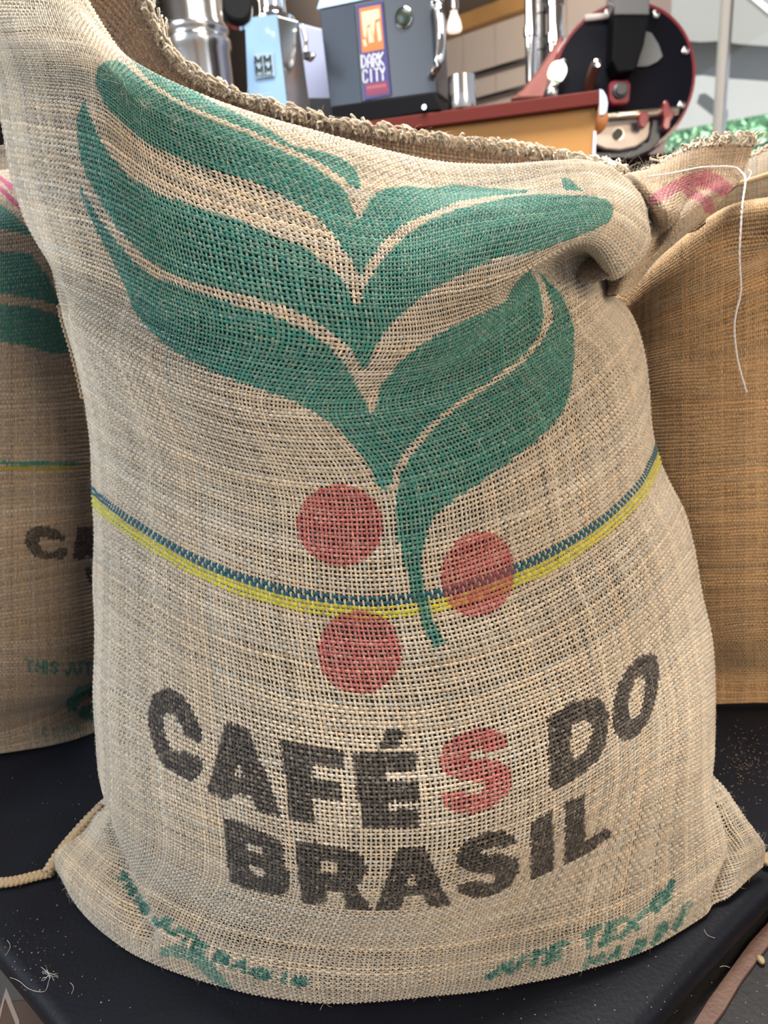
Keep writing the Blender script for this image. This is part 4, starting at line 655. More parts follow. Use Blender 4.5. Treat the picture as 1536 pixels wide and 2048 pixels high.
# window wall to the right
GY = 4.6
def gp(px, py, Y=GY): p = at(px, py, Y); return p
xw = gp(1341, 60)[0]
box('wall_right', (gp(1292, 60)[0], GY, FLOOR), (xw, GY + .12, CEIL), mat('pink_plaster', (.42, .33, .31), .8), kind='structure')
win = box('window_1', (xw, GY, FLOOR), (3.4, GY + .1, FLOOR + .25), mat('window_sill_white', (.7, .7, .7), .5), kind='structure')
M_frame = mat('window_frame', (.78, .74, .68), .4)
px1 = gp(1446, 120)[0]
box('frame', (px1 - .014, GY - .01, FLOOR + .25), (px1 + .016, GY + .05, CEIL), M_frame, win)
box('frame', (px1 + .030, GY, FLOOR + .25), (px1 + .040, GY + .04, CEIL), M_chrome, win)
M_glass = bpy.data.materials.new('window_glass'); M_glass.use_nodes = True; nt = M_glass.node_tree; nt.nodes.clear()
ou = nt.nodes.new('ShaderNodeOutputMaterial'); tr_ = nt.nodes.new('ShaderNodeBsdfTransparent'); gl = nt.nodes.new('ShaderNodeBsdfGlossy'); gl.inputs['Roughness'].default_value = .02; mi = nt.nodes.new('ShaderNodeMixShader'); mi.inputs[0].default_value = .06
tr_.inputs[0].default_value = (.93, .96, .96, 1); nt.links.new(tr_.outputs[0], mi.inputs[1]); nt.links.new(gl.outputs[0], mi.inputs[2]); nt.links.new(mi.outputs[0], ou.inputs[0])
box('pane', (xw, GY + .02, FLOOR + .25), (px1 - .014, GY + .028, CEIL), M_glass, win); box('pane', (px1 + .04, GY + .02, FLOOR + .25), (3.4, GY + .028, CEIL), M_glass, win)
# outside
M_awn = mat('grey_canvas', (.27, .262, .25), .8, noise=.08, nscale=1.2)
M_awn2 = mat('pale_canvas', (.35, .345, .335), .8, noise=.1, nscale=1.5)
box('ground', (1.0, GY + .12, FLOOR - .3), (12, 16, FLOOR - .2), mat('pale_paving', (.5, .5, .48), .8, noise=.1, nscale=2), kind='structure')
aw = thing('patio_awning', 'grey canvas patio awning seen outside through the window', 'awning', loc=tuple(at(1440, 60, 6.6) * [1, 1, 0] + [0, 0, FLOOR - .2]))
prism('valance', [(1310, -120), (1620, -140), (1620, 98), (1536, 92), (1480, 88), (1440, 82), (1400, 84), (1360, 80), (1310, 82)], at(1440, 60, 6.6), (0, -1, 0), .03, M_awn, aw)
prism('side_curtain', [(1310, 70), (1620, 80), (1620, 212), (1310, 268)], at(1440, 60, 6.75), (0, -1, 0), .03, M_awn2, aw)
prism('roof_strut', [(1498, -6), (1512, -8), (1560, 30), (1560, 46)], at(1440, 60, 6.3), (0, -1, 0), .05, mat('white_paint', (.9, .9, .9), .4), aw)
# hedge: leaves
rs = np.random.RandomState(5)
hd = thing('hedge', 'sunlit green hedge outside below the awning', 'hedge', loc=tuple(at(1450, 290, 7.6) * [1, 1, 0] + [0, 0, FLOOR - .2]))
n = 9000; hx = rs.uniform(at(1330, 280, 7.6)[0], at(1640, 280, 7.6)[0], n); hy = 7.6 + rs.uniform(0, .7, n); hz = rs.uniform(.1, 1.0, n)**.7 * 2.75
c0 = np.stack([hx, hy, hz], 1); a = rs.normal(size=(n, 3)); a /= np.linalg.norm(a, axis=1, keepdims=True); b = np.cross(a, rs.normal(size=(n, 3))); b /= np.linalg.norm(b, axis=1, keepdims=True)
V = np.stack([c0 - a * .05, c0 + b * .025, c0 + a * .05, c0 - b * .025], 1).reshape(-1, 3)
child('foliage', mesh_np('foliage', V, np.arange(n * 4).reshape(-1, 4), smooth=False), mat('hedge_leaf', (.48, .78, .52), .5, noise=.4, nscale=8), hd, kind='stuff')
box('stems', (hx.min(), 7.9, FLOOR - .2), (hx.max(), 8.0, 1.75), mat('hedge_wood', (.10, .16, .08), .9), hd)

# ---------- the display table ----------
M_table = mat('black_vinyl', (.0050, .0060, .0105), .5, spec=.22, noise=.6, nscale=14, bump=.25, bscale=220)
nt = M_table.node_tree
def bezel(pts, name, m, par, z0, z1, bw, **k):
    V = [(p[0], p[1], z0) for p in pts] + [(p[0], p[1], z1) for p in pts]; n = len(pts)
    F = [tuple(range(n))[::-1], tuple(range(n, 2 * n))] + [(i, (i + 1) % n, n + (i + 1) % n, n + i) for i in range(n)]
    me = bpy.data.meshes.new(name); me.from_pydata(V, [], F); me.update()
    o = child(name, me, m, par, **k); bev(o, bw, 4); o.modifiers[-1].angle_limit = .3
    for p in me.polygons: p.use_smooth = True
    return o
tb = thing('display_table', 'low black vinyl display table the coffee sacks stand on', 'table', loc=(0, .9, FLOOR))
a0 = at_z(-60, 1842); a1 = at_z(118, 2060); b0 = at_z(1270, 2075); b1 = at_z(1420, 1905); b2 = at_z(1580, 1735)
bezel([(-1.6, 1.9), (-1.6, float(a0[1]) + .9), tuple(a0[:2]), tuple(a1[:2]), (float(a1[0]) + .03, .36), (float(b0[0]) - .02, .36), tuple(b0[:2]), tuple(b1[:2]), tuple(b2[:2]), (1.7, 1.2), (1.7, 1.9)], 'table_top', M_table, tb, -.035, 0, .012)
box('lower_shelf', (-.33, .15, -.075), (1.7, 1.7, -.05), mat('black_rubber', (.016, .015, .015), .6, noise=.5, nscale=30, bump=.4, bscale=150), tb, bevel=.004)
for x in (-1.4, 1.5):
    for y in (.8, 1.7): box('leg', (x, y, FLOOR), (x + .07, y + .07, -.035), M_black, tb)
box('leg', (-.31, .5, FLOOR), (-.25, .57, -.075), M_black, tb); box('leg', (.6, .5, FLOOR), (.67, .57, -.075), M_black, tb)
s0 = at_z(1396, 2062, -.0455); s1 = at_z(1548, 1852, -.0455); sm = at_z(1470, 1952, -.0455); sd = (s1 - s0) / np.linalg.norm(s1 - s0); sn = np.array([-sd[1], sd[0], 0])
def strip(name, pts, wdt, th, m, par, **k):
    p = np.array(pts); T = np.gradient(p, axis=0); T[:, 2] = 0; T /= np.linalg.norm(T, axis=1, keepdims=True); Nn = np.stack([-T[:, 1], T[:, 0], 0 * T[:, 0]], 1)
    wdt = np.broadcast_to(wdt, (len(p),))[:, None]
    V = np.stack([p + Nn * wdt, p - Nn * wdt, p - Nn * wdt - [0, 0, th], p + Nn * wdt - [0, 0, th]], 1).reshape(-1, 3); k_ = len(p)
    F = [(4*i+j, 4*i+(j+1) % 4, 4*i+4+(j+1) % 4, 4*i+4+j) for i in range(k_ - 1) for j in range(4)] + [(3, 2, 1, 0), (4*k_-4, 4*k_-3, 4*k_-2, 4*k_-1)]
    me = bpy.data.meshes.new(name); me.from_pydata(V.tolist(), [], F); me.update(); return child(name, me, m, par, **k) if par is not None else link(name, me, m, None, **k)
M_strap = mat('brown_strap', (.17, .095, .068), .55, noise=.3, nscale=60, bump=.5, bscale=300)
st = strip('strap', [s0 - sd * .05, s0, at_z(1432, 2010, -.0455), sm, at_z(1512, 1895, -.0455), s1, s1 + sd * .12], [.0055, .0055, .007, .006, .0065, .0058, .005], .004, M_strap, None)
st['label'] = 'worn brown strap lying along the lower shelf at the right front of the table'; st['category'] = 'strap'
cb = thing('carton', 'brown cardboard carton with a pale triangle mark under the left table edge', 'box', loc=(-.42, .42, FLOOR))
box('carton_body', (-.56, .33, FLOOR), (-.345, .56, -.0765), mat('cardboard', (.14, .085, .06), .8, noise=.2, nscale=30), cb, bevel=.003)
zz = -.0762
tri = [(12, 1975), (38, 2040), (44, 2090), (36, 2090), (30, 2045), (10, 1995), (-12, 2090), (-20, 2090)]
prism('printed_mark', [tuple(at_z(x, y, zz)) for x, y in tri], at_z(10, 2000, zz), (0, 0, 1), .0004, mat('pale_print', (.45, .36, .30), .8), cb)

# ================= SACKS =================
sack = thing('coffee_sack', 'large burlap coffee sack in front, printed with green leaves, red dots and black lettering', 'sack', loc=(0, .7, 0), group='burlap coffee sacks')
NW, NF = 232, 256
_q = np.linspace(0, 1, 400); _p = .70 + .30 / (1 + np.exp(-(_q - .24) / .05))          # the weft is beaten closer towards the hem
TM = np.concatenate([[0], np.cumsum((_p[1:] + _p[:-1]) / 2)]); TM /= TM[-1]
for _ in range(4): _p = np.interp(TM, _q, .70 + .30 / (1 + np.exp(-(_q - .24) / .05))); TM = np.concatenate([[0], np.cumsum((_p[1:] + _p[:-1]) / 2)]); TM /= TM[-1]
BLUE = (.004, .105, .14); YEL = (.55, .50, .03)
T0 = 0.4026
R = float(np.interp(np.interp(T0, TM, _q) + 1 / NF, _q, TM) - T0)
STR = [(T0 - .2 * R, T0 + 1.9 * R, BLUE, 1.5), (T0 - 3.2 * R, T0 - .2 * R, YEL, 1.25)]
weave('front_panel', front, 'front', NW, NF, sack, TAN, stripes=STR, tm=TM)
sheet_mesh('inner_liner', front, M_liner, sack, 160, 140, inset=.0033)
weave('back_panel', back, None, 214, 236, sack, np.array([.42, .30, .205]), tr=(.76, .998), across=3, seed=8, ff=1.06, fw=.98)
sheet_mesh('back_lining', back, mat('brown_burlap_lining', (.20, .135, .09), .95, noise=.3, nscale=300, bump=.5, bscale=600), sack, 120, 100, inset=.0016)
weave('side_fold', gusset, 'gusset', 62, 52, sack, np.array([.46, .345, .23]), across=3, seed=9, ff=.86, fw=.78)
sheet_mesh('side_fold_lining', gusset, M_liner_r, sack, 50, 50, inset=.003)
# cut, looping selvedge along the open mouth and the shoulder
s = np.linspace(.16, 1, 260); te = back.ev(np.array([.975, .997]), s); loops('frayed_edge', te[1], te[1] - te[0], 800, sack, 1, h=(.007, .017), r=.0011)
te2 = gusset.ev(np.array([.97, .998]), np.linspace(.0, 1, 90)); loops('frayed_edge', te2[1], te2[1] - te2[0], 240, sack, 2, h=(.007, .016), r=.0011)
hP = np.concatenate([te[1], te2[1]]); hN = np.concatenate([te[1] - te[0], te2[1] - te2[0]]); hN /= np.linalg.norm(hN, axis=1, keepdims=True)
hairs('loose_fibres', hP, hN, 2200, .006, .026, .00013, sack, 3, lift=1.6)
t = np.linspace(.01, .995, 260); s = np.linspace(.003, .997, 260); Pf = front.ev(t, s); Nf = normals(Pf)
hairs('loose_fibres', Pf.reshape(-1, 3), Nf.reshape(-1, 3), 7000, .004, .016, .00012, sack, 4, lift=.40)
hairs('loose_fibres', Pf[:14].reshape(-1, 3), Nf[:14].reshape(-1, 3), 1800, .004, .014, .00012, sack, 5, lift=1.2)
ed = np.concatenate([Pf[:, :5].reshape(-1, 3), Pf[:, -5:].reshape(-1, 3)]); en = np.concatenate([Nf[:, :5].reshape(-1, 3), Nf[:, -5:].reshape(-1, 3)])
hairs('loose_fibres', ed, en, 5200, .002, .008, .00012, sack, 6, lift=1.2)
# sewn seams
Ls = front.ev(np.linspace(.0, .125, 12), np.array([0.0, .02])); braid('seam_cord', [at(203, 1614, .660)] + [at(x, y, Y) for x, y, Y in [(176,1640,.655),(147,1672,.648),(119,1706,.640),(96,1742,.634)]], .0036, .0029, .017, M_rope, sack)
braid('tail_cord', [at_z(x, y, .006) for x, y in [(104, 1744), (70, 1752), (30, 1762), (-10, 1766), (-60, 1764), (-120, 1750)]], .0032, .0026, .015, M_rope, sack)
braid('tail_cord', [at_z(x, y, .008) for x, y in [(1526, 1722), (1545, 1715), (1580, 1705), (1630, 1700)]], .004, .003, .016, M_rope, sack)
Sl = front.ev(np.linspace(.50, .60, 14), np.array([0.0, .01]))[:, 0] + [-.0015, .0, 0]; braid('side_stitching', Sl, .0022, .0013, .012, M_rope, sack, strands=2)
# white hem thread: along the back panel, across the shoulder, then hanging free
tube_obj('hem_thread', [at(x, y, Y) for x, y, Y in [(900,348,.972),(930,356,.968),(970,362,.968),(1010,366,.966),(1060,372,.962)]], .0009, M_thread, sack, 5, 20)
hang = [(1278,356,.822),(1320,350,.812),(1360,343,.835),(1400,335,.872),(1440,333,.885),(1470,335,.892),(1484,345,.885),(1491,360,.868),(1486,400,.845),(1482,450,.835),(1479,520,.83),(1482,575,.83),(1476,610,.83),(1469,650,.83),(1472,700,.83),(1480,740,.83),(1493,785,.83)]
hp = spl(np.linspace(0, 1, len(hang)), np.linspace(0, 1, 160)) @ np.array([at(*h) for h in hang])
th = []
for a in (0, np.pi):
    ph = np.linspace(0, 75 * np.pi, 160) + a; th.append(hp + np.stack([np.cos(ph), np.sin(ph), 0 * ph], 1) * .0005)
V, F = tubes(np.array(th), .0008, 5); child('hanging_thread', mesh_np('hanging_thread', V, F), M_thread, sack, label='white cotton thread hanging loose')
tube_obj('thread_end', [at(x, y, Y) for x, y, Y in [(1494,362,.866),(1500,352,.872),(1503,345,.875),(1497,340,.88)]], .0006, M_thread, sack, 5, 12)

# left neighbour
lw = thing('coffee_sack', 'second printed burlap sack standing behind at the left edge, magenta bands at its top', 'sack', loc=(-.6, 1.0, 0), group='burlap coffee sacks')
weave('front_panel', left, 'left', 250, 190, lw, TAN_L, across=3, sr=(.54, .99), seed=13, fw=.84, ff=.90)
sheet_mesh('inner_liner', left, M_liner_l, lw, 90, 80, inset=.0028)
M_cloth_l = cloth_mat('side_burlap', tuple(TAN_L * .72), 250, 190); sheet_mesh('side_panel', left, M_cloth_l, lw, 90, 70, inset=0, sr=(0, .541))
lb = Sheet(back_net(LEFT, .10), wr=())
for r in lb.net[:1]: r[:, 2] = .004
sheet_mesh('back_panel', lb, M_cloth, lw, 60, 60, inset=0)
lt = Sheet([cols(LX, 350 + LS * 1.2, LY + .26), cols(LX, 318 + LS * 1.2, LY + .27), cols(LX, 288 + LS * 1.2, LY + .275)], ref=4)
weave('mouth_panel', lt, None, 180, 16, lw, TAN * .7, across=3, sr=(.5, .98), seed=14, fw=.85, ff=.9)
# right neighbour
rw = thing('coffee_sack', 'plain tan burlap sack without print standing behind at the right', 'sack', loc=(.75, 1.1, 0), group='burlap coffee sacks')
weave('front_panel', right, None, 215, 178, rw, TAN_R, across=3, sr=(.02, .66), seed=15, fw=.66, ff=.71, amp=.30)
sheet_mesh('inner_liner', right, M_liner_r, rw, 90, 80, inset=.0034)
M_cloth_r = cloth_mat('tan_side_burlap', tuple(TAN_R), 215, 178); sheet_mesh('side_panel', right, M_cloth_r, rw, 90, 60, inset=0, sr=(.658, 1))
rb = Sheet(back_net(RIGHT, .10), wr=()); sheet_mesh('back_panel', rb, M_cloth, rw, 60, 60, inset=0)
RX2 = [1330,1400,1470,1530,1620,1760,1900]
rt = Sheet([cols(RX2, [520,455,428,410,398,385,410], [1.04]*7), cols(RX2, [470,405,388,372,350,330,350], [1.03]*7), cols(RX2, [455,392,330,300,268,250,280], [1.05,1.05,1.055,1.06,1.06,1.07,1.08])], ref=3)
weave('mouth_panel', rt, None, 110, 34, rw, TAN * .72, across=3, seed=16, fw=.85, ff=.85)
sheet_mesh('mouth_lining', rt, M_liner_r, rw, 20, 30, inset=.004)
q = rt.ev(np.array([.96, .99]), np.linspace(0, 1, 80)); loops('frayed_edge', q[1], q[1] - q[0], 160, rw, 7, h=(.004, .009), r=.0010)
q = rt.ev(np.array([.50, .515]), np.linspace(0.15, 1, 60)); tube_obj('seam', q[0] - [0, .006, 0], .0035, M_rope, rw, 6)

# ================= BAR COUNTER =================
CE1 = at(1199, 179, 1.9); zc = CE1[2]
d_ = ray(733, 242); CE0 = CAM + d_ * ((zc - CAM[2]) / d_[2]); cdv = (CE1 - CE0) / np.linalg.norm(CE1 - CE0); cn = np.array([cdv[1], -cdv[0], 0])
CL = CE0 - cdv * 1.5; thk = zc - at_plane(1199, 209, CE1, cn)[2]
def cp(a, z, off=0): return CE1 - cdv * a + cn * off + np.array([0, 0, z - zc])
tot = np.linalg.norm(CE1 - CL)
ct = thing('bar_counter', 'wooden service counter with a maroon top edge behind the sacks', 'counter', loc=tuple(CE1 * [1, 1, 0] + [0, 0, FLOOR]))
M_maroon = mat('maroon_laminate', (.115, .020, .015), .6, noise=.1, nscale=10, spec=.15)
M_ply = mat('honey_plywood', (.48, .235, .065), .45, noise=.22, nscale=5)
ctop = prism('countertop', [tuple(cp(tot, zc - thk)), tuple(cp(0, zc - thk)), tuple(cp(0, zc)), tuple(cp(tot, zc))], CE1, cn, .62, M_maroon, ct, bevel=.003)
nb = 5; wpan = (tot - .012) / nb
for i in range(nb):
    prism('panel', [tuple(cp(.006 + i * wpan + .002, FLOOR, -.03)), tuple(cp(.006 + (i + 1) * wpan - .002, FLOOR, -.03)), tuple(cp(.006 + (i + 1) * wpan - .002, zc - thk, -.03)), tuple(cp(.006 + i * wpan + .002, zc - thk, -.03))], CE1, cn, .5, M_ply, ct)
prism('end_trim', [(1199, 178), (1206, 180), (1213, 192), (1216, 206), (1214, 222), (1208, 229), (1199, 230)], CE1 + cn * .002, cn, .02, mat('pale_metal', (.55, .62, .72), .35), ct)
prism('corner_strip', [(1187, 262), (1193, 262), (1190, 330), (1184, 330)], CE1 - cn * .02, cn, .02, mat('white_strip', (.75, .78, .9), .4), ct)
lathe('wooden_knob', [(.0, 0), (.018, .002), (.033, .010), (.033, .03)], at_plane(1189, 238, CE1 - cn * .06, cn) , -cn, mat('orange_wood', (.45, .16, .04), .4), ct)

# ---------- things on the counter ----------
# dark steel box grinder with the DARK CITY label
gn = cn * math.cos(.1) + cdv * math.sin(-.1)
G0 = at(770, 180, 2.08)
gb = thing('bean_grinder', 'dark steel box-shaped coffee grinder carrying an orange and purple upright label', 'grinder', loc=tuple(G0 * [1, 1, 0] + [0, 0, zc]))
M_gun = mat('gunmetal', (.028, .034, .046), .35, metal=.4, noise=.12, nscale=3)
M_gun2 = mat('grey_steel', (.075, .079, .088), .35, metal=.6, noise=.08, nscale=3)
prism('body', [(637, 18), (752, -6), (862, -28), (875, 188), (660, 216)], G0, gn, .12, M_gun2, gb, zmin=zc + .035, bevel=.006)
prism('side_panel', [(640, 20), (708, 9), (724, 207), (662, 215)], G0, gn, .003, M_gun, gb, off=.003, zmin=zc + .036)
prism('hopper_rim', [(634, 18), (862, -28), (862, -60), (645, -20)], G0, gn, .12, mat('pale_blue_steel', (.35, .48, .62), .3, metal=.4), gb, off=.001)
prism('base_tray', [(662, 212), (868, 184), (884, 235), (668, 262)], G0, gn, .16, mat('tray_black', (.006, .006, .007), .7, spec=.1), gb, off=.03, zmin=zc + .001, bevel=.004)
lathe('tray_knob', [(.003, 0), (.006, .003), (.006, .012)], at_plane(851, 216, G0 + gn * .03, gn), gn, M_chrome, gb, 16)
M_purple = mat('purple_print', (.035, .025, .14), .4); M_orange = mat('orange_print', (.50, .15, .03), .5); M_cream = mat('cream_print', (.62, .46, .30), .4); M_silver = mat('silver_print', (.60, .60, .66), .35); M_wine = mat('wine_print', (.20, .02, .06), .4)
lab = prism('label', [(713, 12), (765, 2), (782, 190), (728, 200)], G0, gn, .001, M_purple, gb, off=.0045)
prism('picture', [(718, 17), (761, 9), (768, 98), (724, 106)], G0, gn, .0005, M_orange, lab, off=.005)
for pl in ([(722, 24), (758, 17), (760, 36), (750, 40), (748, 70), (742, 72), (740, 48), (734, 52), (733, 76), (727, 72)], [(735, 56), (744, 52), (748, 84), (738, 86)], [(752, 46), (759, 42), (763, 80), (757, 84)], [(725, 80), (731, 78), (734, 92), (728, 93)]):
    prism('skyline', pl, G0, gn, .0004, M_cream, lab, off=.0054)
prism('name_band', [(731, 168), (774, 162), (778, 186), (733, 193)], G0, gn, .0004, M_wine, lab, off=.005)
SEG = {'D':[(0,0,0,1),(0,1,.7,.9),(.7,.9,1,.6),(1,.6,1,.4),(1,.4,.7,.1),(.7,.1,0,0)],'A':[(0,0,.1,.8),(.1,.8,.5,1),(.5,1,.9,.8),(.9,.8,1,0),(.05,.35,.95,.35)],'R':[(0,0,0,1),(0,1,.9,.9),(.9,.9,.9,.6),(.9,.6,0,.5),(.4,.5,1,0)],'K':[(0,0,0,1),(1,1,.05,.5),(.05,.5,1,0)],
 'C':[(1,.8,.8,1),(.8,1,.2,1),(.2,1,0,.8),(0,.8,0,.2),(0,.2,.2,0),(.2,0,.8,0),(.8,0,1,.2)],'I':[(.5,0,.5,1)],'T':[(0,1,1,1),(.5,1,.5,0)],'Y':[(0,1,.5,.5),(1,1,.5,.5),(.5,.5,.5,0)],'M':[(0,0,0,1),(0,1,.5,.3),(.5,.3,1,1),(1,1,1,0)]}
def sign_letter(ch, x, y, w_, h_, sl, wt, m, par, o, n_, off):
    V = []; F = []
    for (a, b, c, d) in SEG[ch]:
        p = np.array([x + a * w_ - b * h_ * .06, y - b * h_ - a * w_ * sl]); q = np.array([x + c * w_ - d * h_ * .06, y - d * h_ - c * w_ * sl]); v = q - p; v /= max(np.hypot(*v), 1e-6); nn = np.array([-v[1], v[0]]) * wt / 2; v = v * wt / 2
        for z in (off, off - .0006):
            V += [at_plane(*k_, o + n_ * z, n_) for k_ in (p - v + nn, q + v + nn, q + v - nn, p - v - nn)]
        i = len(V) - 8; F += [(i, i+1, i+2, i+3), (i+7, i+6, i+5, i+4)] + [(i+j, i+4+j, i+4+(j+1) % 4, i+(j+1) % 4) for j in range(4)]
    me = bpy.data.meshes.new('letter'); me.from_pydata([tuple(v) for v in V], [], F); me.update(); return child('letter', me, m, par)
for i, ch in enumerate('DARK'): sign_letter(ch, 724 + i * 11.6, 136 - i * 1.6, 8.2, 25, .15, 2.9, M_silver, lab, G0, gn, .0056)
for i, ch in enumerate('CITY'): sign_letter(ch, 727 + i * 11.6, 165 - i * 1.6, 8.2, 24, .15, 2.9, M_silver, lab, G0, gn, .0056)
for i in range(7): prism('small_print', [(734 + i * 5.6, 173 - i * .8), (737.5 + i * 5.6, 172.4 - i * .8), (738 + i * 5.6, 178 - i * .8), (734.5 + i * 5.6, 179 - i * .8)], G0, gn, .0003, mat('wine_letter', (.40, .12, .12), .5), lab, off=.0056)
for i in range(6): prism('small_print', [(737 + i * 6.2, 184 - i * .8), (741 + i * 6.2, 183.4 - i * .8), (741.5 + i * 6.2, 188 - i * .8), (737.5 + i * 6.2, 188.6 - i * .8)], G0, gn, .0003, M_wine, lab, off=.0056)
bc = at_plane(808, 36, G0, gn); lathe('badge', [(.021, 0), (.021, .004), (.017, .007), (.0, .007)], bc, gn, mat('black_badge', (.02, .03, .02), .3), gb, 32); lathe('badge_ring', [(.0235, 0), (.0235, .005), (.021, .006), (.021, 0)], bc, gn, M_chrome, gb, 32)
tube_obj('handle', [at(866, 8, 2.02), at(876, 14, 2.0), at(882, 50, 2.0), at(882, 90, 2.0), at(875, 130, 2.0), at(866, 148, 2.02), at(858, 150, 2.06)], .011, M_chrome, gb, 12, 30)
# knock box and cups right of it
kn = thing('tamper', 'small black-topped steel tamper beside the box grinder', 'tamper', loc=tuple(at(898, 190, 2.24) * [1, 1, 0] + [0, 0, zc]))
o_ = at(898, 190, 2.24); lathe('tamper_base', [(.022, 0), (.022, .04), (.008, .055), (.008, .07)], (o_[0], o_[1], zc), (0, 0, 1), M_chrome, kn, 24); lathe('tamper_handle', [(.008, .07), (.016, .08), (.018, .1), (.010, .115), (0, .118)], (o_[0], o_[1], zc), (0, 0, 1), M_black, kn, 24)
pc = thing('milk_pitcher', 'small steel milk pitcher standing on the maroon counter', 'pitcher', loc=tuple(at(924, 190, 2.02) * [1, 1, 0] + [0, 0, zc]))
o_ = at(924, 190, 2.02); hh = at(924, 153, 2.02)[2] - zc; lathe('pitcher_body', [(.034, 0), (.036, .004), (.035, hh * .5), (.034, hh), (.031, hh), (.031, .01), (0, .01)], (o_[0], o_[1], zc), (0, 0, 1), M_steel, pc)
tube_obj('handle', [np.array([o_[0] + .012, o_[1] + .036, zc + hh * .8]), np.array([o_[0] + .014, o_[1] + .05, zc + hh * 1.2]), np.array([o_[0] + .02, o_[1] + .055, zc + hh * 1.25]), np.array([o_[0] + .03, o_[1] + .05, zc + hh * 1.0]), np.array([o_[0] + .03, o_[1] + .03, zc + hh * .6])], .003, M_chrome, pc, 8, 20)
# tapered pale blue grinder
m0 = at(525, 150, 2.05); hz_ = at(525, 32, 2.05)[2] - zc
mg = thing('espresso_grinder', 'pale blue tapered espresso grinder with a dark square badge', 'grinder', loc=tuple(m0 * [1, 1, 0] + [0, 0, zc]))
M_pblue = mat('pale_blue_enamel', (.25, .40, .58), .25, coat=.4); 
def frustum(name, o, bot, top, h, m, par, z0=0):
    V = [(o[0] + x, o[1] + y, zc + z0) for x, y in bot] + [(o[0] + x, o[1] + y, zc + z0 + h) for x, y in top]; n = len(bot)
    me = bpy.data.meshes.new(name); me.from_pydata(V, [], [tuple(range(n))[::-1], tuple(range(n, 2 * n))] + [(i, (i + 1) % n, n + (i + 1) % n, n + i) for i in range(n)]); me.update(); return bev(child(name, me, m, par), .004)
bx = at(494, 207, 2.05)[0] - m0[0]; cx_ = at(577, 215, 2.05)[0] - m0[0]; dx = at(619, 215, 2.05)[0] - m0[0]; tx0 = at(490, 40, 2.05)[0] - m0[0]; tx1 = at(554, 30, 2.05)[0] - m0[0]; tx2 = at(594, 34, 2.05)[0] - m0[0]
fr = frustum('body', m0, [(bx, .0), (cx_, -.02), (dx, .05), (dx, .16), (bx + .03, .17), (bx - .01, .12)], [(tx0, .01), (tx1, 0), (tx2, .05), (tx2 - .01, .13), (tx0 + .03, .14), (tx0 - .0, .10)], hz_, M_steel, mg)
fo = at_plane(525, 150, m0 + [0, -.012, 0], (0.05, -1, .0)); fnn = np.array([-.12, -1, .04])
pf = [np.array([m0[0] + bx, m0[1] - .001, zc + .003]), np.array([m0[0] + cx_, m0[1] - .021, zc + .003]), np.array([m0[0] + tx1, m0[1] - .001, zc + hz_]), np.array([m0[0] + tx0, m0[1] + .009, zc + hz_])]
fnn = np.cross(pf[1] - pf[0], pf[3] - pf[0]); fnn /= np.linalg.norm(fnn); fnn = fnn if fnn[1] < 0 else -fnn
prism('front_plate', [tuple(p + fnn * .003) for p in pf], pf[0], fnn, .004, M_pblue, mg)
bd = prism('badge', [(509, 107), (545, 104), (550, 152), (512, 157)], pf[0], fnn, .002, mat('grey_badge', (.30, .40, .48), .4), mg, off=.006)
for (x, y) in ((510, 128), (528, 126), (512, 147), (530, 145)): sign_letter('M', x + 1, y, 12, 14, .06, 3, M_black, bd, pf[0], fnn, .008)
for i in range(6): prism('small_print', [(513 + i * 5.6, 150 - i * .4), (516.5 + i * 5.6, 149.7 - i * .4), (517 + i * 5.6, 154 - i * .4), (513.5 + i * 5.6, 154.4 - i * .4)], pf[0], fnn, .0004, M_black, bd, off=.0065)
tc_ = (m0[0] + (tx0 + tx2) / 2, m0[1] + .07, zc + hz_)
lathe('collar', [(.055, 0), (.055, .012), (.035, .022), (.033, .05), (.045, .07), (.06, .16)], tc_, (0, 0, 1), M_chrome, mg)
tube_obj('dosing_lever', [at(604, 52, 2.09), at(611, 80, 2.08), at(612, 110, 2.07), at(622, 118, 2.05), at(628, 108, 2.04)], .006, M_chrome, mg, 10, 20); lathe('lever_knob', [(0, 0), (.009, .004), (.010, .018), (0, .024)], at(615, 122, 2.05), (0, 0, 1), M_black, mg, 16)
wp = thing('dosing_cabinet', 'pale lavender enamel cabinet between the two grinders', 'appliance', loc=tuple(at(630, 150, 2.3) * [1, 1, 0] + [0, 0, zc]))
prism('body', [(596, 44), (634, 54), (668, 62), (668, 330), (600, 330)], at(630, 150, 2.35), (0, -1, 0), .18, mat('lavender_enamel', (.42, .45, .62), .35), wp, zmin=zc, bevel=.006); prism('foot_rail', [(598, 196), (668, 196), (668, 330), (598, 330)], at(630, 150, 2.345), (0, -1, 0), .01, M_gun2, wp, off=.004, zmin=zc)
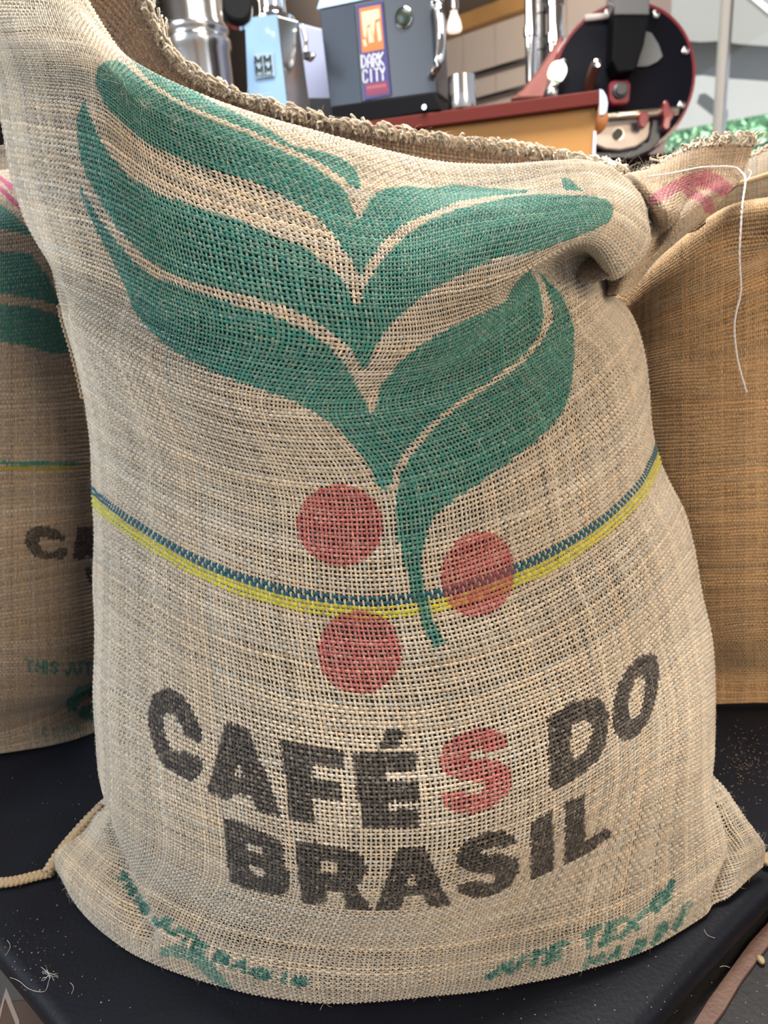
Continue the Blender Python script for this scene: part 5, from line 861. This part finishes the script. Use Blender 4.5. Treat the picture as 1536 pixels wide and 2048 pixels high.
# steel flue
p0 = at(402, 150, 2.35); r0 = (at(468, 150, 2.35)[0] - at(342, 150, 2.35)[0]) / 2
fl = thing('steel_flue', 'tall round stainless flue with a raised band behind the sack mouth', 'flue', loc=(p0[0], p0[1], zc))
zb = at(402, 92, 2.35)[2]
lathe('pipe', [(r0, 0), (r0, zb - .02 - (zc + .001)), (r0 + .006, zb - .012 - (zc + .001)), (r0 + .006, zb + .008 - (zc + .001)), (r0 - .001, zb + .014 - (zc + .001)), (r0 - .001, zb + .022 - (zc + .001)), (r0 + .004, zb + .028 - (zc + .001)), (r0 + .004, zb + .04 - (zc + .001)), (r0 - .001, zb + .05 - (zc + .001)), (r0 - .001, CEIL - (zc + .001) - .002)], (p0[0], p0[1], (zc + .001)), (0, 0, 1), M_steel, fl, 48)
pk = thing('wooden_post', 'tan wooden post left of the stainless flue', 'post', loc=tuple(at(296, 60, 3.3) * [1, 1, 0] + [0, 0, FLOOR])); q_ = at(296, 60, 3.3); box('post_body', (q_[0] - .03, q_[1] - .03, FLOOR), (q_[0] + .03, q_[1] + .03, CEIL), mat('tan_wood', (.24, .17, .10), .6, noise=.2, nscale=8), pk, bevel=.004)
dp = thing('black_dome', 'black domed cap on a blue canister beside the flue', 'canister', loc=tuple(at(325, 60, 2.6) * [1, 1, 0] + [0, 0, zc])); q_ = at(325, 95, 2.6)
lathe('canister_body', [(.05, 0), (.05, at(325, 42, 2.6)[2] - zc)], (q_[0], q_[1], zc), (0, 0, 1), M_pblue, dp); lathe('cap', [(.058, 0), (.062, .02), (.055, .07), (.03, .1), (0, .11)], (q_[0], q_[1], at(325, 42, 2.6)[2]), (0, 0, 1), M_black, dp)
br_ = thing('portafilter', 'chrome portafilter hook in the dark gap beside the flue', 'portafilter', loc=tuple(at(470, 26, 1.98)))
q_ = at(474, 30, 1.98); lathe('basket', [(.028, 0), (.034, .004), (.034, .035), (.028, .04)], q_, (.2, -1, .2), mat('soot_black', (.006, .006, .007), .7, spec=.1), br_, 28); lathe('ring', [(.037, .004), (.037, .02), (.033, .02), (.033, .004)], q_, (.2, -1, .2), M_chrome, br_, 28); tube_obj('handle', [q_ + [0, 0, .03], q_ + [-.03, .0, .06], q_ + [-.06, .02, .2]], .01, M_black, br_, 8, 12)
# pendant bulb
bu = thing('pendant_bulb', 'bare white bulb hanging from the dark ceiling', 'lamp', loc=tuple(at(909, -10, 3.2) * [1, 1, 0] + [0, 0, CEIL])); q_ = at(909, 66, 3.2)
M_bulb = mat('bulb_glass', (.85, .80, .68), .3, emit=.9)
lathe('bulb', [(0, 0), (.026, .004), (.030, .014), (.026, .035), (.014, .065), (.012, .075)], q_, (0, 0, 1), M_bulb, bu, 24); lathe('socket', [(.014, .074), (.018, .078), (.018, .115), (.006, .125)], q_, (0, 0, 1), M_steel, bu, 20); tube_obj('cable', [q_ + [0, 0, .12], np.array([q_[0], q_[1], CEIL])], .003, M_gun2, bu, 6)
# rails on the back wall
for i, (a, b, nm) in enumerate((((940, 152), (1066, 113), 'upper'), ((948, 202), (1050, 172), 'lower'))):
    o1 = at_plane(*a, W0 + wn * .09, wn); o2 = at_plane(*b, W0 + wn * .09, wn); o2[2] = o1[2] = (o1[2] + o2[2]) / 2; d2 = (o2 - o1); o1 = o1 - d2 * .35; o2 = o2 + d2 * .3
    r_ = thing('wall_rail', nm + ' black rail on the cream back wall', 'rail', loc=tuple(o1)); tube_obj('bar', [o1, o2], .013, M_black, r_, 10)
    for f in (.1, .9): tube_obj('bracket', [o1 + (o2 - o1) * f, o1 + (o2 - o1) * f - wn * .08], .009, M_black, r_, 8)
# upright pipes
def pole(name, label, cat, px, py, Y, r, m, z0=None, z1=None, grp=None):
    q = at(px, py, Y); t_ = thing(name, label, cat, grp, loc=(q[0], q[1], FLOOR)); z1 = CEIL - .001 if z1 is None else z1
    lathe('shaft', [(r, 0), (r, z1 - FLOOR)], (q[0], q[1], FLOOR), (0, 0, 1), m, t_, 24)
    for f in (.86, .93): lathe('coupling', [(r, 0), (r * 1.25, .005), (r * 1.25, .04), (r, .045)], (q[0], q[1], FLOOR + (z1 - FLOOR) * f * .8), (0, 0, 1), m, t_, 24)
    return t_
pole('steel_pipe', 'thin chrome upright pipe left of the black one by the roaster', 'pipe', 1062, 80, 3.5, .025, M_chrome, grp='upright pipes')
pole('black_pipe', 'black upright pipe between the two chrome pipes', 'pipe', 1081, 60, 3.7, .024, M_black, grp='upright pipes')
pole('steel_pipe', 'wider chrome upright pipe touching the roaster drum', 'pipe', 1110, 40, 3.62, .034, M_chrome, grp='upright pipes')

# ================= COFFEE ROASTER =================
RC = at(1244, 166, 2.75); rn = np.array([-.10, -1, .05]); rn /= np.linalg.norm(rn)
rad = np.linalg.norm(at_plane(1387, 166, RC, rn) - at_plane(1101, 166, RC, rn)) / 2
ro = thing('coffee_roaster', 'black-faced drum coffee roaster with maroon rim and steel door', 'roaster', loc=(RC[0], RC[1], FLOOR))
M_mar = mat('maroon_enamel', (.24, .022, .035), .25, coat=.5); M_pink = mat('copper_enamel', (.42, .16, .14), .3, metal=.4)
lathe('drum', [(rad * 1.0, 0), (rad * 1.02, -.02), (rad * 1.02, -.10)], RC, rn, M_mar, ro, 64)
lathe('drum_shell', [(rad * 1.0, -.10), (rad * 1.0, -.62), (rad * .9, -.66), (0, -.66)], RC, rn, M_pink, ro, 64)
lathe('face_plate', [(rad * .965, .0), (rad * .965, .008), (rad * .94, .012), (0, .012)], RC, rn, M_blackm, ro, 64)
lathe('rim_ring', [(rad * 1.0, -.002), (rad * 1.0, .010), (rad * .962, .010), (rad * .962, -.002)], RC, rn, M_mar, ro, 64)
for a in (20, 75, 118, 160, 205, 250, 300, 340):
    v = np.cross(rn, [0, 0, 1]); v /= np.linalg.norm(v); u_ = np.cross(v, rn); p_ = RC + (v * math.cos(math.radians(a)) + u_ * math.sin(math.radians(a))) * rad * .89
    lathe('bolt', [(.013, .012), (.013, .022), (.008, .026), (0, .026)], p_, rn, M_steel, ro, 12)
prism('feed_chute', [(1229, -40), (1299, -40), (1297, 40), (1288, 90), (1270, 140), (1236, 144), (1224, 120), (1228, 40)], RC, rn, .10, mat('matte_black', (.006, .006, .007), .6, spec=.1), ro, off=.115, bevel=.004)
prism('chute_hood', [(1229, -50), (1300, -50), (1299, 29), (1230, 29)], RC, rn, .10, mat('grey_hood', (.14, .14, .145), .4), ro, off=.125, bevel=.004)
prism('glossy_reflection', [(1290, 62), (1303, 66), (1317, 88), (1325, 112), (1316, 122), (1296, 132), (1274, 133), (1284, 98)], RC, rn, .008, mat('reflection_grey', (.20, .21, .22), .3), ro, off=.024)  # glossy curved piece, its pale reflection put into the plate's colour
prism('bearing_block', [(1218, 168), (1226, 160), (1255, 158), (1262, 166), (1260, 200), (1254, 208), (1226, 209), (1219, 202)], RC, rn, .05, M_mar, ro, off=.07, bevel=.006)
lathe('bearing_cap', [(.025, 0), (.024, .012), (.018, .014), (.017, .024), (0, .024)], at_plane(1240, 182, RC + rn * .07, rn), rn, M_gun2, ro, 28)
sg = at_plane(1113, 147, RC + rn * .02, rn); lathe('sight_glass', [(.030, 0), (.030, .03), (.024, .034), (0, .034)], sg, rn, mat('lit_glass', (.95, .97, .80), .2, emit=1.6), ro, 28)
tube_obj('sight_tube', [at_plane(1098, 205, RC + rn * .035, rn), at_plane(1110, 165, RC + rn * .03, rn)], .026, M_steel, ro, 14)
tube_obj('trier_handle', [at_plane(1178, 180, RC + rn * .03, rn), at_plane(1184, 150, RC + rn * .07, rn), at_plane(1192, 127, RC + rn * .10, rn)], .017, mat('dark_wood', (.09, .03, .02), .4), ro, 12, 12)
lathe('trier_tip', [(.012, 0), (.012, .012), (0, .014)], at_plane(1193, 128, RC + rn * .11, rn), rn, M_chrome, ro, 14)
tube_obj('door_shaft', [at_plane(1200, 237, RC + rn * .09, rn), at_plane(1356, 221, RC + rn * .09, rn)], .0135, mat('pale_brass', (.75, .62, .46), .25, metal=.9), ro, 14)
for pl in ([(1280, 224), (1296, 221), (1299, 238), (1294, 248), (1290, 256), (1281, 254), (1277, 242)], [(1326, 206), (1330, 199), (1337, 202), (1342, 218), (1349, 222), (1348, 232), (1342, 240), (1340, 256), (1332, 261), (1325, 254), (1328, 236), (1325, 222)]): prism('shaft_clamp', pl, RC, rn, .035, M_mar, ro, off=.108, bevel=.004)
prism('discharge_door', [(1186, 246), (1282, 238), (1303, 240), (1304, 262), (1296, 280), (1272, 296), (1240, 303), (1210, 300), (1186, 290)], RC, rn, .03, mat('worn_door_steel', (.48, .42, .38), .42, metal=.9, noise=.25, nscale=9), ro, off=.05, bevel=.008)
lathe('door_port', [(.0175, 0), (.0175, .002), (0, .002)], at_plane(1236, 268, RC + rn * .056, rn), rn, M_black, ro, 20); lathe('door_port_ring', [(.0195, 0), (.0195, .001), (.0172, .001), (.0172, 0)], at_plane(1236, 268, RC + rn * .052, rn), rn, M_chrome, ro, 20)
prism('door_lip', [(1304, 238), (1321, 236), (1321, 282), (1300, 302), (1262, 318), (1190, 316), (1190, 304), (1240, 305), (1274, 298), (1298, 282)], RC, rn, .06, M_gun2, ro, off=.065, bevel=.005)
tube_obj('upper_tie_bar', [at_plane(1170, 36, RC + rn * .03, rn), at_plane(1228, 31, RC + rn * .03, rn)], .010, mat('pale_bar', (.7, .6, .55), .4), ro, 10)
hp0 = at_plane(1060, 196, RC - rn * .05, rn)
cone = [(1020, 198), (1046, 176), (1074, 142), (1100, 102), (1126, 64), (1130, 90), (1112, 198)]
prism('cooling_shroud', cone, RC, rn, .25, M_pink, ro, off=-.12, bevel=.01)
box('roaster_base', (RC[0] - .26, RC[1] + .08, FLOOR), (RC[0] + .26, RC[1] + .62, RC[2] - rad * .9), M_blackm, ro, bevel=.01)

# ---------- small things on the table ----------
bn = thing('coffee_bean', 'single pale coffee bean on the black shelf at the lower right', 'bean', loc=tuple(at_z(1521, 1919, -.045)))
import bmesh
bm = bmesh.new(); bmesh.ops.create_uvsphere(bm, u_segments=20, v_segments=12, radius=.0042); q_ = at_z(1521, 1919, -.0455)
for v in bm.verts:
    x, y, z = v.co; f = 1 - .35 * math.exp(-(x / .0007)**2) * (z > 0); v.co = Vector((x * .85, y * 1.1, z * .75 * f)) + Vector(q_)
for f in bm.faces: f.smooth = True
me = bpy.data.meshes.new('bean_body'); bm.to_mesh(me); bm.free(); child('bean_body', me, mat('green_bean', (.42, .32, .16), .6), bn)
rs = np.random.RandomState(9)
def crumbs(name, pxs, z, r, m, label):
    V = []; F = []
    for x, y in pxs:
        p = at_z(x, y, z); k = len(V); s_ = r * rs.uniform(.4, 1.3)
        J = rs.uniform(.6, 1.3, (6, 1)); T_ = np.array([(1,0,0),(-1,0,0),(0,1,0),(0,-1,0),(0,0,1),(0,0,-.4)]) * J * s_ + p + [0, 0, s_ * .4]
        V += T_.tolist(); F += [tuple(k + i for i in f) for f in ((0,2,4),(2,1,4),(1,3,4),(3,0,4),(2,0,5),(1,2,5),(3,1,5),(0,3,5))]
    me = bpy.data.meshes.new(name); me.from_pydata(V, [], F); me.update(); o = link(name, me, m, None, kind='stuff'); o['label'] = label; o['category'] = 'crumbs'
M_crumb = mat('dust_crumb', (.34, .27, .20), .8)
crumbs('chaff_crumbs', [(rs.normal(55, 40), rs.normal(1895, 35)) for _ in range(60)] + [(rs.uniform(10, 200), rs.uniform(1540, 2030)) for _ in range(45)] + [(rs.uniform(200, 700), rs.uniform(1990, 2046)) for _ in range(12)], .0003, .0007, M_crumb, 'scattered pale chaff crumbs on the black table at lower left')
crumbs('chaff_crumbs', [(rs.uniform(820, 1400), rs.uniform(1900, 2040)) for _ in range(60)], .0003, .0006, M_crumb, 'scattered pale dust specks on the black table at lower right')
crumbs('coffee_chaff', [(rs.normal(1490, 28), rs.normal(1525, 35)) for _ in range(240)], .0003, .0009, mat('brown_chaff', (.20, .13, .08), .8), 'brown coffee chaff on the black table behind the sack right corner')
crumbs('shelf_crumbs', [(rs.uniform(1400, 1536), rs.uniform(1960, 2044)) for _ in range(26)], -.0498, .0007, M_crumb, 'few pale specks on the lower shelf beside the strap')
lt_ = thing('lint', 'white lint tuft on the black table at the lower left', 'lint', loc=tuple(at_z(100, 1952, 0)))
ps = []
for _ in range(14):
    a = np.array([100 + rs.normal(0, 3), 1952 + rs.normal(0, 3)]); b = a + rs.normal(0, 9, 2); ps.append(np.array([at_z(*(a * (1 - f) + b * f + rs.normal(0, 1, 2)), .001 + .002 * math.sin(f * 3.1)) for f in np.linspace(0, 1, 6)]))
V, F = tubes(np.array(ps), .00012, 4); child('tuft', mesh_np('tuft', V, F), M_thread, lt_)
tube_obj('strand', [at_z(x, y, .0006) for x, y in [(100, 1955), (96, 1968), (91, 1981), (70, 1982), (52, 1974), (38, 1962), (20, 1955)]], .00016, M_thread, lt_, 4, 30)
tube_obj('strand', [at_z(x, y, .0006) for x, y in [(98, 1950), (92, 1942), (82, 1934)]], .00014, M_thread, lt_, 4, 10)
stray = [[(262,1896),(290,1925),(330,1940),(380,1975),(430,1985)], [(140,1965),(147,1975),(143,1988)], [(1408,1858),(1415,1870),(1430,1876)], [(14,1880),(20,1895),(10,1912)], [(640,2020),(648,2005),(652,1998)], [(1440,1934),(1450,1932),(1460,1935)]]
for i, sp in enumerate(stray[1:]):
    o = tube_obj('stray_fibre', [at_z(x, y, .0006) for x, y in sp], .00016, M_fuzz, None, 4, 12); o['category'] = 'fibre'; o['group'] = 'stray fibres'
    o['label'] = ['short curled fibre on the black table left of the lint tuft side', 'curved pale fibre on the black table right of the sack', 'thin curled fibre near the lower left table edge', 'thin fibre standing by the sack bottom edge, lower middle', 'tiny straight fibre near the right table ridge'][i]
